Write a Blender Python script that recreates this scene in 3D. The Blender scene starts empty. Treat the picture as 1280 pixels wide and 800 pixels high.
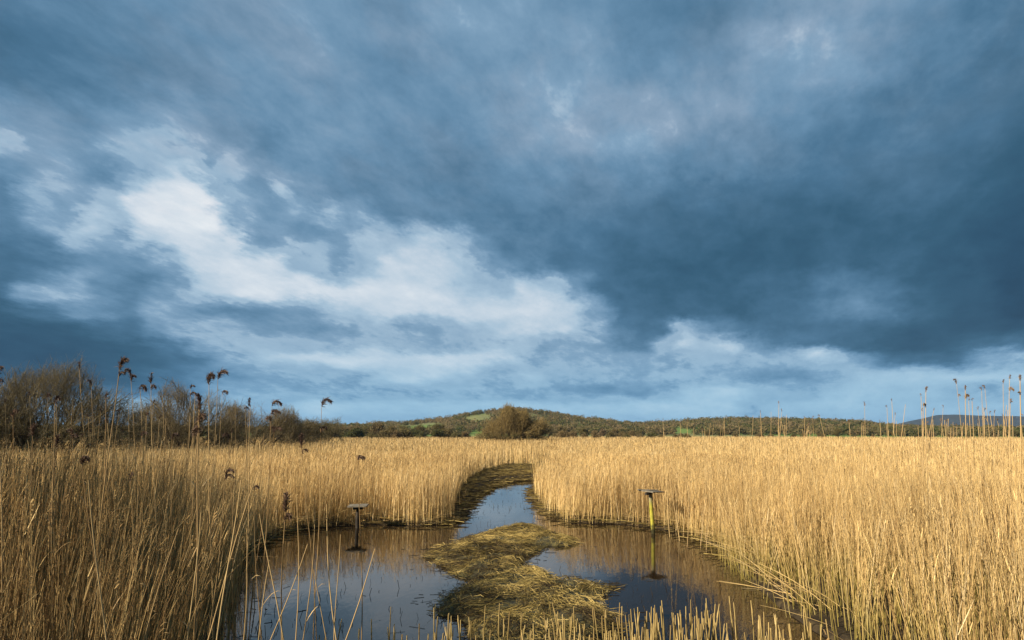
import bpy, math, random
import numpy as np
from mathutils import Vector

rng = np.random.default_rng(7)
random.seed(7)
sc = bpy.context.scene
col = sc.collection
R = math.radians

# ------------------------------------------------------------------ camera
FOC = 782.0                      # focal length in pixels of a 1280 px wide frame
EYE = 3.0
HOR = 541.0                      # the horizon's row
TH = math.atan((HOR - 400) / FOC)
cd = bpy.data.cameras.new('camera')
cd.sensor_width = 36.0
cd.lens = FOC * 36.0 / 1280.0
cd.clip_start = 0.05
cd.clip_end = 40000
cam = bpy.data.objects.new('camera', cd)
cam.location = (0, 0, EYE)
cam.rotation_euler = (R(90) + TH, 0, 0)
col.objects.link(cam)
sc.camera = cam


def ray(px, py):
    x = (px - 640) / FOC
    y = -(py - 400) / FOC
    return np.array([x, math.cos(TH) - y * math.sin(TH), math.sin(TH) + y * math.cos(TH)])


def ground(px, py, z=0.0):
    d = ray(px, py)
    t = (z - EYE) / d[2]
    return np.array([d[0] * t, d[1] * t, z])


def at(px, py, Y):
    d = ray(px, py)
    t = Y / d[1]
    return np.array([d[0] * t, Y, EYE + d[2] * t])


# ------------------------------------------------------------------ small noise helpers (numpy)
def vnoise(x, y, seed=0):
    xi = np.floor(x).astype(np.int64); yi = np.floor(y).astype(np.int64)
    fx = x - xi; fy = y - yi
    fx = fx * fx * (3 - 2 * fx); fy = fy * fy * (3 - 2 * fy)

    def h(a, b):
        n = (a * 374761393 + b * 668265263 + seed * 974711) & 0x7fffffff
        n = ((n ^ (n >> 13)) * 1274126177) & 0x7fffffff
        return ((n ^ (n >> 16)) & 0xffff) / 65535.0
    return (h(xi, yi) * (1 - fx) + h(xi + 1, yi) * fx) * (1 - fy) + (h(xi, yi + 1) * (1 - fx) + h(xi + 1, yi + 1) * fx) * fy


def fbm(x, y, seed=0, o=4):
    v = 0; a = 0.5; s = 0
    for i in range(o):
        v = v + a * vnoise(x * 2 ** i, y * 2 ** i, seed + i); s += a; a *= 0.5
    return v / s


def sdist(px, py, poly):
    """signed distance to a closed polygon, negative inside"""
    P = np.asarray(poly, float)[:, :2]
    d2 = np.full(px.shape, 1e18); ins = np.zeros(px.shape, bool)
    n = len(P)
    for i in range(n):
        a = P[i]; b = P[(i + 1) % n]
        e = b - a
        t = np.clip(((px - a[0]) * e[0] + (py - a[1]) * e[1]) / max(e @ e, 1e-9), 0, 1)
        dx = px - a[0] - t * e[0]; dy = py - a[1] - t * e[1]
        d2 = np.minimum(d2, dx * dx + dy * dy)
        c = (a[1] > py) != (b[1] > py)
        if abs(e[1]) > 1e-9:
            ins ^= c & (px < e[0] * (py - a[1]) / e[1] + a[0])
    d = np.sqrt(d2)
    return np.where(ins, -d, d)


# ------------------------------------------------------------------ mesh helpers
def tag(o, label=None, cat=None, group=None, kind=None):
    for k, v in (('label', label), ('category', cat), ('group', group), ('kind', kind)):
        if v:
            o[k] = v
    return o


def mesh_np(name, verts, quads, attrs=None, smooth=False, tris=None):
    verts = np.ascontiguousarray(verts, np.float32)
    quads = np.zeros((0, 4), np.int32) if quads is None else np.ascontiguousarray(quads, np.int32)
    m = bpy.data.meshes.new(name)
    nt = 0 if tris is None else len(tris)
    m.vertices.add(len(verts)); m.vertices.foreach_set('co', verts.ravel())
    loops = quads.ravel() if nt == 0 else np.concatenate([quads.ravel(), np.asarray(tris, np.int32).ravel()])
    m.loops.add(len(loops)); m.loops.foreach_set('vertex_index', loops.astype(np.int32))
    starts = np.arange(len(quads)) * 4
    if nt:
        starts = np.concatenate([starts, len(quads) * 4 + np.arange(nt) * 3])
    m.polygons.add(len(starts)); m.polygons.foreach_set('loop_start', starts.astype(np.int32))
    if smooth:
        m.polygons.foreach_set('use_smooth', np.ones(len(starts), bool))
    for k, v in (attrs or {}).items():
        a = m.attributes.new(k, 'FLOAT', 'POINT')
        a.data.foreach_set('value', np.ascontiguousarray(v, np.float32))
    m.update(calc_edges=True)
    return m


def put(name, mesh, mat=None, parent=None, loc=None):
    o = bpy.data.objects.new(name, mesh)
    col.objects.link(o)
    if mat is not None and len(mesh.materials) == 0:
        mesh.materials.append(mat)
    if parent is not None:
        o.parent = parent
    if loc is not None:
        o.location = loc
    return o


def empty(name, loc):
    o = bpy.data.objects.new(name, None)
    o.empty_display_size = 0.2
    col.objects.link(o)
    o.location = loc
    return o


class Soup:
    """collects strips and tubes as numpy arrays, built as ONE mesh"""
    def __init__(s):
        s.v = []; s.q = []; s.a = {}; s.n = 0

    def _add(s, v, q, attrs):
        s.v.append(v); s.q.append(q + s.n); s.n += len(v)
        for k, x in attrs.items():
            s.a.setdefault(k, []).append(x)

    def tubes(s, P, Rr, sides=3, **attrs):
        N, K, _ = P.shape
        ax = P[:, -1] - P[:, 0]
        ax = ax / (np.linalg.norm(ax, axis=1, keepdims=True) + 1e-9)
        ref = np.where(np.abs(ax[:, 2:3]) > 0.8, np.array([[1.0, 0, 0]]), np.array([[0, 0, 1.0]]))
        u = np.cross(ax, ref); u /= np.linalg.norm(u, axis=1, keepdims=True) + 1e-9
        w = np.cross(ax, u)
        ph = rng.random(N) * 6.28
        ang = ph[:, None] + np.arange(sides)[None] * 2 * math.pi / sides
        off = np.cos(ang)[..., None] * u[:, None] + np.sin(ang)[..., None] * w[:, None]      # N,sides,3
        V = P[:, :, None, :] + off[:, None] * Rr[:, :, None, None]
        idx = np.arange(N * K * sides).reshape(N, K, sides)
        a = idx[:, :-1]; b = idx[:, 1:]
        q = np.stack([a, np.roll(a, -1, 2), np.roll(b, -1, 2), b], -1).reshape(-1, 4)
        at_ = {k: np.broadcast_to(x[:, :, None] if x.ndim == 2 else x[:, None, None], (N, K, sides)).ravel() for k, x in attrs.items()}
        s._add(V.reshape(-1, 3), q, at_)

    def blades(s, P, W, U, **attrs):
        N, K, _ = P.shape
        V = np.stack([P - U[:, None] * W[:, :, None], P + U[:, None] * W[:, :, None]], 2)
        idx = np.arange(N * K * 2).reshape(N, K, 2)
        q = np.stack([idx[:, :-1, 0], idx[:, :-1, 1], idx[:, 1:, 1], idx[:, 1:, 0]], -1).reshape(-1, 4)
        at_ = {k: np.broadcast_to(x[:, :, None] if x.ndim == 2 else x[:, None, None], (N, K, 2)).ravel() for k, x in attrs.items()}
        s._add(V.reshape(-1, 3), q, at_)

    def build(s, name):
        return mesh_np(name, np.concatenate(s.v), np.concatenate(s.q), {k: np.concatenate(x) for k, x in s.a.items()})


# ------------------------------------------------------------------ materials
def newmat(name):
    m = bpy.data.materials.new(name)
    m.use_nodes = True
    nt = m.node_tree
    nt.nodes.clear()
    out = nt.nodes.new('ShaderNodeOutputMaterial')
    return m, nt, out


def N(nt, t, **kw):
    n = nt.nodes.new(t)
    for k, v in kw.items():
        setattr(n, k, v)
    return n


def ramp(nt, stops, fac=None, interp='LINEAR'):
    r = N(nt, 'ShaderNodeValToRGB')
    cr = r.color_ramp
    cr.interpolation = interp
    while len(cr.elements) < len(stops):
        cr.elements.new(0.5)
    for e, (p, c) in zip(cr.elements, stops):
        e.position = p
        e.color = (*c, 1) if len(c) == 3 else c
    if fac is not None:
        nt.links.new(fac, r.inputs[0])
    return r


def mixc(nt, fac, a, b, mode='MIX'):
    m = N(nt, 'ShaderNodeMix', data_type='RGBA', blend_type=mode)
    for s, v in ((m.inputs[0], fac), (m.inputs[6], a), (m.inputs[7], b)):
        if hasattr(v, 'links'):
            nt.links.new(v, s)
        elif isinstance(v, (int, float)):
            s.default_value = v
        else:
            s.default_value = (*v, 1)
    return m.outputs[2]


def math_(nt, op, a, b=None, c=None, clamp=False):
    m = N(nt, 'ShaderNodeMath', operation=op, use_clamp=clamp)
    for s, v in zip(m.inputs, (a, b, c)):
        if v is None:
            continue
        if hasattr(v, 'links'):
            nt.links.new(v, s)
        else:
            s.default_value = v
    return m.outputs[0]


def attr(nt, name):
    return N(nt, 'ShaderNodeAttribute', attribute_name=name).outputs['Fac']


def noise(nt, scale, detail=3, rough=0.5, vec=None):
    n = N(nt, 'ShaderNodeTexNoise')
    n.inputs['Scale'].default_value = scale
    n.inputs['Detail'].default_value = detail
    n.inputs['Roughness'].default_value = rough
    if vec is not None:
        nt.links.new(vec, n.inputs['Vector'])
    return n


def leafy(nt, out, color, trans=0.3, rough=0.6, spec=0.25):
    b = N(nt, 'ShaderNodeBsdfPrincipled')
    b.inputs['Roughness'].default_value = rough
    b.inputs['Specular IOR Level'].default_value = spec
    t = N(nt, 'ShaderNodeBsdfTranslucent')
    nt.links.new(color, b.inputs['Base Color']); nt.links.new(color, t.inputs['Color'])
    mx = N(nt, 'ShaderNodeMixShader')
    mx.inputs[0].default_value = trans
    nt.links.new(b.outputs[0], mx.inputs[1]); nt.links.new(t.outputs[0], mx.inputs[2])
    nt.links.new(mx.outputs[0], out.inputs[0])


def straw_material(name, tints, base_tint=None, trans=0.25):
    m, nt, out = newmat(name)
    c = ramp(nt, tints, attr(nt, 'rnd')).outputs[0]
    geo = N(nt, 'ShaderNodeNewGeometry')
    pn = noise(nt, 0.35, 3, 0.55, geo.outputs['Position'])
    patch = ramp(nt, [(0.32, (0.80, 0.79, 0.80)), (0.5, (0.98, 0.97, 0.95)), (0.7, (1.10, 1.07, 1.02))], pn.outputs[0]).outputs[0]  # large soft tint patches, lighting variation put into the colour
    c = mixc(nt, 1.0, c, patch, 'MULTIPLY')
    if base_tint:
        f = ramp(nt, [(0.0, (1, 1, 1)), (0.5, (0, 0, 0))], attr(nt, 'hgt')).outputs[0]
        f2 = math_(nt, 'MULTIPLY', f, attr(nt, 'moss'))
        c = mixc(nt, f2, c, base_tint)
    leafy(nt, out, c, trans)
    return m


STRAW = [(0.0, (0.20, 0.118, 0.045)), (0.18, (0.46, 0.305, 0.125)), (0.45, (0.72, 0.51, 0.215)), (0.8, (0.83, 0.615, 0.28)), (1.0, (0.80, 0.63, 0.35))]
M_reed = straw_material('dry_reed_straw', STRAW, (0.30, 0.25, 0.05), 0.15)
M_tall = straw_material('dry_reed_stalk', [(0.0, (0.28, 0.18, 0.08)), (0.5, (0.48, 0.33, 0.15)), (1.0, (0.58, 0.42, 0.20))], trans=0.1)
M_stub = straw_material('cut_reed_straw', [(0.0, (0.26, 0.18, 0.07)), (0.5, (0.42, 0.31, 0.12)), (1.0, (0.55, 0.42, 0.19))], (0.16, 0.12, 0.03), trans=0.05)
M_mat = straw_material('mossy_fallen_straw', [(0.0, (0.035, 0.023, 0.010)), (0.3, (0.10, 0.068, 0.024)), (0.6, (0.29, 0.215, 0.06)), (1.0, (0.64, 0.48, 0.17))], trans=0.1)
M_debris = straw_material('wet_dead_stalks', [(0.0, (0.012, 0.01, 0.008)), (0.7, (0.045, 0.033, 0.02)), (1.0, (0.16, 0.12, 0.06))], trans=0.05)
M_pale_plume = straw_material('worn_pale_plume', [(0.0, (0.12, 0.075, 0.05)), (0.5, (0.24, 0.16, 0.10)), (1.0, (0.42, 0.31, 0.20))], trans=0.3)
M_plume = straw_material('reed_seed_plume', [(0.0, (0.045, 0.027, 0.022)), (0.5, (0.11, 0.066, 0.048)), (0.85, (0.20, 0.13, 0.09)), (1.0, (0.36, 0.25, 0.16))], trans=0.3)


def twig_material(name, stops):
    m, nt, out = newmat(name)
    oi = N(nt, 'ShaderNodeObjectInfo')
    c = ramp(nt, stops, oi.outputs['Random']).outputs[0]
    v = ramp(nt, [(0.0, (0.55, 0.55, 0.55)), (1.0, (1.5, 1.45, 1.35))], attr(nt, 'rnd')).outputs[0]
    c = mixc(nt, 1.0, c, v, 'MULTIPLY')
    leafy(nt, out, c, 0.15, 0.8, 0.1)
    return m


M_twig = twig_material('bare_twigs', [(0.0, (0.185, 0.155, 0.090)), (0.5, (0.205, 0.168, 0.102)), (1.0, (0.175, 0.152, 0.085))])
M_willow = twig_material('russet_twigs', [(0.0, (0.27, 0.205, 0.09)), (1.0, (0.27, 0.205, 0.09))])
M_leaf = twig_material('winter_foliage', [(0.0, (0.085, 0.090, 0.036)), (0.3, (0.14, 0.118, 0.05)), (0.55, (0.19, 0.14, 0.07)), (0.8, (0.135, 0.125, 0.05)), (1.0, (0.20, 0.15, 0.09))])
M_bark = twig_material('bark', [(0.0, (0.075, 0.06, 0.042)), (1.0, (0.10, 0.08, 0.058))])
M_scrub = twig_material('olive_undergrowth', [(0.0, (0.10, 0.088, 0.038)), (1.0, (0.12, 0.10, 0.046))])

# ------------------------------------------------------------------ pond outline on the ground, read off the photograph
pond_px = [(1130, 860), (1075, 815), (1035, 796), (988, 770), (955, 742), (925, 714), (893, 684), (858, 667), (815, 659), (765, 654), (712, 653), (690, 643),
           (676, 630), (668, 620), (672, 610), (684, 604), (675, 600), (640, 602), (615, 608), (598, 617), (582, 630), (572, 645), (562, 655), (530, 657), (470, 655),
           (405, 658), (350, 665), (318, 680), (296, 700), (284, 735), (274, 780), (262, 830)]
pond = [ground(*p)[:2] for p in pond_px]
pond += [np.array([-2.4, 2.6]), np.array([3.6, 2.6])]
pond = np.array(pond)

isle_px = [(533, 695), (556, 682), (595, 672), (627, 662), (650, 657), (672, 661), (697, 669), (722, 677), (709, 684), (681, 684), (666, 692), (657, 705), (668, 715), (697, 723), (736, 730),
           (770, 734), (748, 745), (740, 760), (775, 775), (768, 800), (720, 840), (640, 850), (596, 815), (574, 780), (545, 761), (552, 746), (576, 736), (588, 727), (572, 718), (548, 708)]
isle = np.array([ground(*p)[:2] for p in isle_px])


margin = np.array([ground(*p)[:2] for p in ((560, 657), (565, 642), (571, 627), (583, 608), (604, 593), (640, 584), (684, 583), (692, 594), (686, 605), (674, 615), (640, 622), (600, 642))])


def ground_h(x, y):
    r = np.hypot(x, y)
    d = sdist(x, y, pond) + 0.16 * (fbm(x * 2.2, y * 2.2, 3) - 0.5)
    land = 0.055 + 0.05 * fbm(x * 1.3, y * 1.3, 11, 3)
    k = np.clip((d + 0.35) / 0.45, 0, 1); k = k * k * (3 - 2 * k)
    h = -0.40 + (land + 0.40) * k
    far = np.clip((r - 70) / 200, 0, 1)
    h = h + 0.20 * np.clip(-sdist(x, y, margin) / 0.8, 0, 1) * np.clip(d / 0.7, 0, 1)
    return np.where(r > 70, land * (1 - far) + 0.1 * far, h)


# ground: one sheet, polar grid
azf = np.linspace(R(-62), R(62), 460)
azb = np.linspace(R(62), R(298), 60)[1:-1]
az = np.concatenate([azf, azb])
rr = np.concatenate([np.arange(2.0, 48, 0.14), np.geomspace(48, 4400, 66)])
A, RR = np.meshgrid(az, rr)
gx = RR * np.sin(A); gy = RR * np.cos(A)
gz = ground_h(gx, gy)
V = np.stack([gx, gy, gz], -1).reshape(-1, 3)
nr, na = gx.shape
idx = np.arange(nr * na).reshape(nr, na)
nx = np.roll(idx, -1, 1)
Q = np.stack([idx[:-1], nx[:-1], nx[1:], idx[1:]], -1).reshape(-1, 4)[:, ::-1]
V = np.concatenate([V, [[0, 0, -0.4]]])
T = np.stack([np.full(na, nr * na), nx[0], idx[0]], -1)[:, ::-1]
T = np.stack([np.full(na, nr * na), idx[0], nx[0]], -1)[:, ::-1]

m, nt, out = newmat('marsh_mud')
geo = N(nt, 'ShaderNodeNewGeometry')
pos = geo.outputs['Position']
n1 = noise(nt, 6.0, 5, 0.65, pos); n2 = noise(nt, 0.004, 4, 0.55, pos)
mud = ramp(nt, [(0.3, (0.020, 0.015, 0.010)), (0.5, (0.040, 0.030, 0.018)), (0.7, (0.085, 0.062, 0.030))], n1.outputs[0]).outputs[0]
mead = ramp(nt, [(0.35, (0.10, 0.115, 0.035)), (0.5, (0.13, 0.15, 0.04)), (0.65, (0.16, 0.125, 0.06))], n2.outputs[0]).outputs[0]
ln = N(nt, 'ShaderNodeVectorMath', operation='LENGTH'); nt.links.new(pos, ln.inputs[0])
fr = N(nt, 'ShaderNodeMapRange'); fr.inputs[1].default_value = 300; fr.inputs[2].default_value = 420
nt.links.new(ln.outputs['Value'], fr.inputs[0])
b = N(nt, 'ShaderNodeBsdfPrincipled')
nt.links.new(mixc(nt, fr.outputs[0], mud, mead), b.inputs['Base Color'])
b.inputs['Roughness'].default_value = 0.9; b.inputs['Specular IOR Level'].default_value = 0.1
bp = N(nt, 'ShaderNodeBump'); bp.inputs['Strength'].default_value = 0.6; bp.inputs['Distance'].default_value = 0.03
nt.links.new(n1.outputs[0], bp.inputs['Height']); nt.links.new(bp.outputs[0], b.inputs['Normal'])
nt.links.new(b.outputs[0], out.inputs[0])
g = put('ground', mesh_np('ground', V, Q, smooth=True, tris=T), m)
tag(g, 'dark wet marsh mud and far meadow under the reeds', 'ground', kind='structure')

# water
m, nt, out = newmat('dark_pond_water')
geo = N(nt, 'ShaderNodeNewGeometry')
mp = N(nt, 'ShaderNodeMapping'); mp.inputs['Scale'].default_value = (2.4, 0.9, 1)
nt.links.new(geo.outputs['Position'], mp.inputs['Vector'])
nA = noise(nt, 3.2, 3, 0.55, mp.outputs[0]); nB = noise(nt, 0.5, 2, 0.5, geo.outputs['Position'])
b = N(nt, 'ShaderNodeBsdfPrincipled')
b.inputs['Base Color'].default_value = (0.020, 0.013, 0.007, 1)
b.inputs['Roughness'].default_value = 0.035
b.inputs['IOR'].default_value = 1.333
b.inputs['Specular IOR Level'].default_value = 0.40
bp = N(nt, 'ShaderNodeBump'); bp.inputs['Strength'].default_value = 0.16; bp.inputs['Distance'].default_value = 0.02
hh = math_(nt, 'MULTIPLY', nA.outputs[0], ramp(nt, [(0.4, (0.25,) * 3), (0.65, (1, 1, 1))], nB.outputs[0]).outputs[0])
nt.links.new(hh, bp.inputs['Height']); nt.links.new(bp.outputs[0], b.inputs['Normal'])
nt.links.new(b.outputs[0], out.inputs[0])
w = put('water', mesh_np('water', [[-12, 4, 0], [13, 4, 0], [13, 47, 0], [-12, 47, 0]], [[0, 1, 2, 3]]), m)
tag(w, 'dark still pond water reflecting sky and reeds, with a narrow channel', 'water', kind='structure')

# mud bank in the middle of the pond
x0, y0 = isle.min(0) - 0.4; x1, y1 = isle.max(0) + 0.4
X, Y = np.meshgrid(np.arange(x0, x1, 0.05), np.arange(y0, y1, 0.05))
D = sdist(X, Y, isle) + 0.09 + 0.55 * (fbm(X * 2.4, Y * 2.4, 21) - 0.5) + 0.25 * (fbm(X * 7.0, Y * 7.0, 22) - 0.5)
Hm = np.clip(-D / 0.55, -0.5, 1)
Z = 0.125 * np.where(Hm > 0, np.sqrt(np.clip(Hm, 0, 1)), Hm * 2) + 0.13 * (fbm(X * 2.2, Y * 2.2, 5) - 0.5) * np.clip(Hm * 2, 0, 1)
idx = np.arange(X.size).reshape(X.shape)
Q = np.stack([idx[:-1, :-1], idx[:-1, 1:], idx[1:, 1:], idx[1:, :-1]], -1).reshape(-1, 4)
m, nt, out = newmat('moss_and_mud')
geo = N(nt, 'ShaderNodeNewGeometry')
n1 = noise(nt, 9, 5, 0.65, geo.outputs['Position'])
c = ramp(nt, [(0.35, (0.025, 0.02, 0.01)), (0.52, (0.085, 0.07, 0.02)), (0.7, (0.19, 0.15, 0.04))], n1.outputs[0]).outputs[0]
b = N(nt, 'ShaderNodeBsdfPrincipled'); nt.links.new(c, b.inputs['Base Color']); b.inputs['Roughness'].default_value = 0.8
bp = N(nt, 'ShaderNodeBump'); bp.inputs['Strength'].default_value = 0.8; bp.inputs['Distance'].default_value = 0.03
nt.links.new(n1.outputs[0], bp.inputs['Height']); nt.links.new(bp.outputs[0], b.inputs['Normal'])
nt.links.new(b.outputs[0], out.inputs[0])
o = put('mud_bank', mesh_np('mud_bank', np.stack([X, Y, Z], -1).reshape(-1, 3), Q, smooth=True), m)
tag(o, 'low mossy mud bank winding through the middle of the pond', 'mud bank', kind='structure')
ISLE = (x0, y0, X, Y, Z)


def isle_z(x, y):
    i = np.clip(((x - x0) / 0.05).astype(int), 0, X.shape[1] - 1)
    j = np.clip(((y - y0) / 0.05).astype(int), 0, X.shape[0] - 1)
    return Z[j, i]


CH = ground(588, 618)
# fallen straw lying on the bank
S = Soup()
n = 30000
cx = rng.uniform(x0, x1, n); cy = rng.uniform(y0, y1, n)
dd = sdist(cx, cy, isle)
ok = (dd + 0.50 * (fbm(cx * 2.4, cy * 2.4, 21) - 0.5) < -0.06 + 0.18 * rng.random(n)) & (rng.random(n) < np.clip(6 * (fbm(cx * 2.6, cy * 2.6, 46) - 0.33), 0.12, 1))
cx, cy = cx[ok], cy[ok]; n = len(cx)
flow = 6.28 * fbm(cx * 0.55, cy * 0.55, 31, 3) * 1.3 + rng.normal(0, 0.55, n)
L = rng.uniform(0.08, 0.45, n)
K = 4
tt = np.linspace(-0.5, 0.5, K)
P = np.zeros((n, K, 3))
bend = rng.normal(0, 0.25, n)
for k in range(K):
    a = flow + bend * tt[k]
    P[:, k, 0] = cx + np.cos(a) * L * tt[k]
    P[:, k, 1] = cy + np.sin(a) * L * tt[k] * 0.8
    P[:, k, 2] = np.maximum(isle_z(P[:, k, 0], P[:, k, 1]), 0.0) + 0.008
P[:, :, 2] += rng.uniform(0, 0.06, (n, 1)) + rng.normal(0, 0.012, (n, K)) + rng.normal(0, 0.22, (n, 1)) * L[:, None] * tt * 0.6
r = np.clip(0.46 + 1.7 * (fbm(cx * 1.5, cy * 1.5, 44) - 0.5) + 0.9 * (fbm(cx * 6, cy * 6, 45) - 0.5) + rng.normal(0, 0.24, n), 0, 1)
S.tubes(P, np.broadcast_to((0.0018 + 0.0048 * rng.random(n) ** 2)[:, None], (n, K)), 3, rnd=r, hgt=np.ones(n), moss=np.zeros(n))
fx = []
# fallen straw along the channel's muddy margins
n = 34000
qx = rng.uniform(-8, 8, n); qy = rng.uniform(16, 56, n)
qd = sdist(qx, qy, pond); qm = sdist(qx, qy, margin)
okq = (qd > -0.35) & ((qm < 0.3) | ((qd < 0.5) & (rng.random(n) < 0.5)))
qx, qy, qd = qx[okq], qy[okq], qd[okq]; n = len(qx)
a = rng.normal(0, 0.7, n); L = rng.uniform(0.3, 0.9, n)
hz0 = rng.uniform(0.0, 0.12, n) + 0.22 * np.clip(qd, 0, 1)
P = np.stack([np.stack([qx + np.cos(a) * L * u, qy + np.sin(a) * L * u * 0.6, 0.03 + hz0 + L * 0.35 * rng.normal(0, 0.5, n) * u * 0.4], -1) for u in (-0.5, 0, 0.5)], 1)
S.tubes(P, np.broadcast_to((rng.uniform(0.006, 0.014, n))[:, None], (n, 3)), 3, rnd=np.clip(rng.normal(0.36, 0.22, n), 0, 1), hgt=np.ones(n), moss=np.zeros(n))
# short tufts standing out of the mat
n = 2600
cx = rng.uniform(x0, x1, n); cy = rng.uniform(y0, y1, n)
ok = sdist(cx, cy, isle) < -0.05
cx, cy = cx[ok], cy[ok]; n = len(cx)
bz = np.maximum(isle_z(cx, cy), 0)
le = rng.normal(0, 0.09, (n, 2)); hh_ = rng.uniform(0.04, 0.14, n)
P = np.stack([np.stack([cx + le[:, 0] * t * t, cy + le[:, 1] * t * t, bz + hh_ * t], -1) for t in (0, 0.5, 1)], 1)
S.tubes(P, np.broadcast_to(np.array([0.004, 0.003, 0.001]), (n, 3)), 3, rnd=rng.random(n), hgt=np.ones(n), moss=np.zeros(n))
o = put('flattened_reeds', S.build('flattened_reeds'), M_mat)
tag(o, 'matted fallen reed straw, yellow and olive, on the mud bank and channel edge', 'fallen reeds', kind='stuff')

# ------------------------------------------------------------------ the reed bed (nobody could count it)
S = Soup()


def reed_h(x, y):
    r = np.hypot(x, y)
    h = 1.62 + 0.18 * (fbm(x * 0.25, y * 0.25, 61, 3) - 0.5)
    return h + 1.15 * np.clip((19 - r) / 6, 0, 1) * np.clip((-x - 2.6) / 3.2, 0, 1) + 0.85 * np.clip((20 - r) / 7, 0, 1) * np.clip((x - 3.2) / 4.0, 0, 1)


def plant(azv, r, near):
    x = r * np.sin(azv); y = r * np.cos(azv)
    d = sdist(x, y, pond) + 0.5 * (fbm(x * 1.1, y * 1.1, 71, 3) - 0.5)
    # a trodden muddy margin beside the channel
    ok = (d > -0.22) & (sdist(x, y, margin) + 0.5 * (fbm(x * 1.3, y * 1.3, 73, 3) - 0.5) > 0)
    # thinning near the very edge
    ok &= rng.random(len(x)) < np.clip(0.6 + (d - 0.06) * 1.2, 0, 1)
    # clumps
    ok &= rng.random(len(x)) < np.clip(-0.25 + 2.2 * fbm(x * 1.8, y * 1.8, 81, 3) - 0.40 * np.clip((19 - r) / 6, 0, 1) * (x > 0) - 0.2 * np.clip((17 - r) / 4, 0, 1), 0.07, 1) if near else np.ones(len(x), bool)
    x, y, r = x[ok], y[ok], r[ok]
    n = len(x)
    if not n:
        return
    d = d[ok]
    h = reed_h(x, y) + rng.normal(0, 0.11, n) - np.abs(rng.normal(0, 0.16, n)) * (rng.random(n) < 0.4)
    edge = np.clip(1 - d / 0.8, 0, 1)
    h *= 1 - 0.10 * edge * rng.random(n)
    lod = np.maximum(1.0, r / 24.0)
    bz = np.full(n, 0.02)
    clx = (fbm(x * 1.4, y * 1.4, 91, 3) - 0.5) * 0.55; cly = (fbm(x * 1.4, y * 1.4, 95, 3) - 0.5) * 0.4
    lx = (clx + rng.normal(0, 0.075, n) + 0.03) / np.sqrt(lod); ly = (cly + rng.normal(0, 0.075, n)) / np.sqrt(lod)
    brk = rng.random(n) < 0.07
    lx = lx + np.where(brk, rng.normal(0.05, 0.38, n), 0) / np.sqrt(lod); ly = ly + np.where(brk, rng.normal(0, 0.3, n), 0) / np.sqrt(lod)
    h = np.where(brk, h * rng.uniform(0.6, 0.95, n), h)
    K = 5 if near else 3
    t = np.linspace(0, 1, K)
    P = np.zeros((n, K, 3))
    P[:, :, 0] = x[:, None] + lx[:, None] * h[:, None] * t ** 1.5
    P[:, :, 1] = y[:, None] + ly[:, None] * h[:, None] * t ** 1.5
    P[:, :, 2] = bz[:, None] + h[:, None] * t
    if near:
        P[:, 1:-1, :2] += rng.normal(0, 0.018, (n, K - 2, 2))
    rad = rng.uniform(0.0028, 0.0066, n) * lod
    Rr = rad[:, None] * (1.1 - 0.85 * t)
    big = fbm(x * 0.5, y * 0.5, 101, 3)
    rnd = np.clip(0.48 + 0.9 * (big - 0.5) + rng.normal(0, 0.30, n), 0, 1)
    # darker brown stems stand among the pale ones, more of them in the near left corner
    dark_stem = rng.random(n) < (0.20 + 0.36 * np.clip((14 - r) / 4, 0, 1) * (x < -1))
    rnd = np.where(dark_stem, rnd * 0.35, rnd)
    moss = np.clip(0.15 + np.clip((x - 1.5) / 4, 0, 1) * np.clip((21 - r) / 6, 0, 1) + rng.normal(0, 0.22, n), 0, 1)
    hg = np.broadcast_to(t, (n, K))
    if near:
        S.tubes(P, Rr, 3, rnd=rnd, hgt=hg, moss=moss)
    else:
        ang = rng.random(n) * 3.14
        S.blades(P, Rr * 1.15, np.stack([np.cos(ang), np.sin(ang), 0 * ang], -1), rnd=rnd, hgt=hg, moss=moss)
    # leaf blades hugging the stems
    for q in range(2):
        sel = rng.random(n) < (0.38 if near else 0.8)
        m_ = int(sel.sum())
        ts = rng.uniform(0.25, 0.97, m_)
        base = np.stack([x[sel] + lx[sel] * h[sel] * ts ** 1.5, y[sel] + ly[sel] * h[sel] * ts ** 1.5, bz[sel] + h[sel] * ts], -1)
        a = rng.random(m_) * 6.28
        out_ = np.stack([np.cos(a) + 0.35, np.sin(a), 0 * a], -1)
        ll = rng.uniform(0.14, 0.40, m_)
        ll = np.minimum(ll, np.maximum(0.08, (h[sel] + 0.05 - h[sel] * ts)))
        sp = rng.uniform(0.10, 0.45, m_)
        dr = rng.uniform(-0.05, 0.45, m_)
        PP = np.stack([base + out_ * (ll * sp * u)[:, None] + np.array([0, 0, 1.0]) * (ll * (u - dr * u * u * 0.8))[:, None] for u in (0, 0.5, 1.0)], 1)
        ww = (rng.uniform(0.0022, 0.0055, m_) * lod[sel])[:, None] * np.array([0.7, 1.0, 0.15])
        ua = a + 1.57 + rng.normal(0, 0.5, m_)
        S.blades(PP, ww, np.stack([np.cos(ua), np.sin(ua), 0 * ua], -1), rnd=np.clip(rnd[sel] + rng.normal(0, 0.15, m_), 0, 1), hgt=ts, moss=moss[sel])
    # feathery pale heads
    sel = rng.random(n) < (0.05 if near else 0.22)
    m_ = int(sel.sum())
    top = P[sel, -1]
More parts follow.
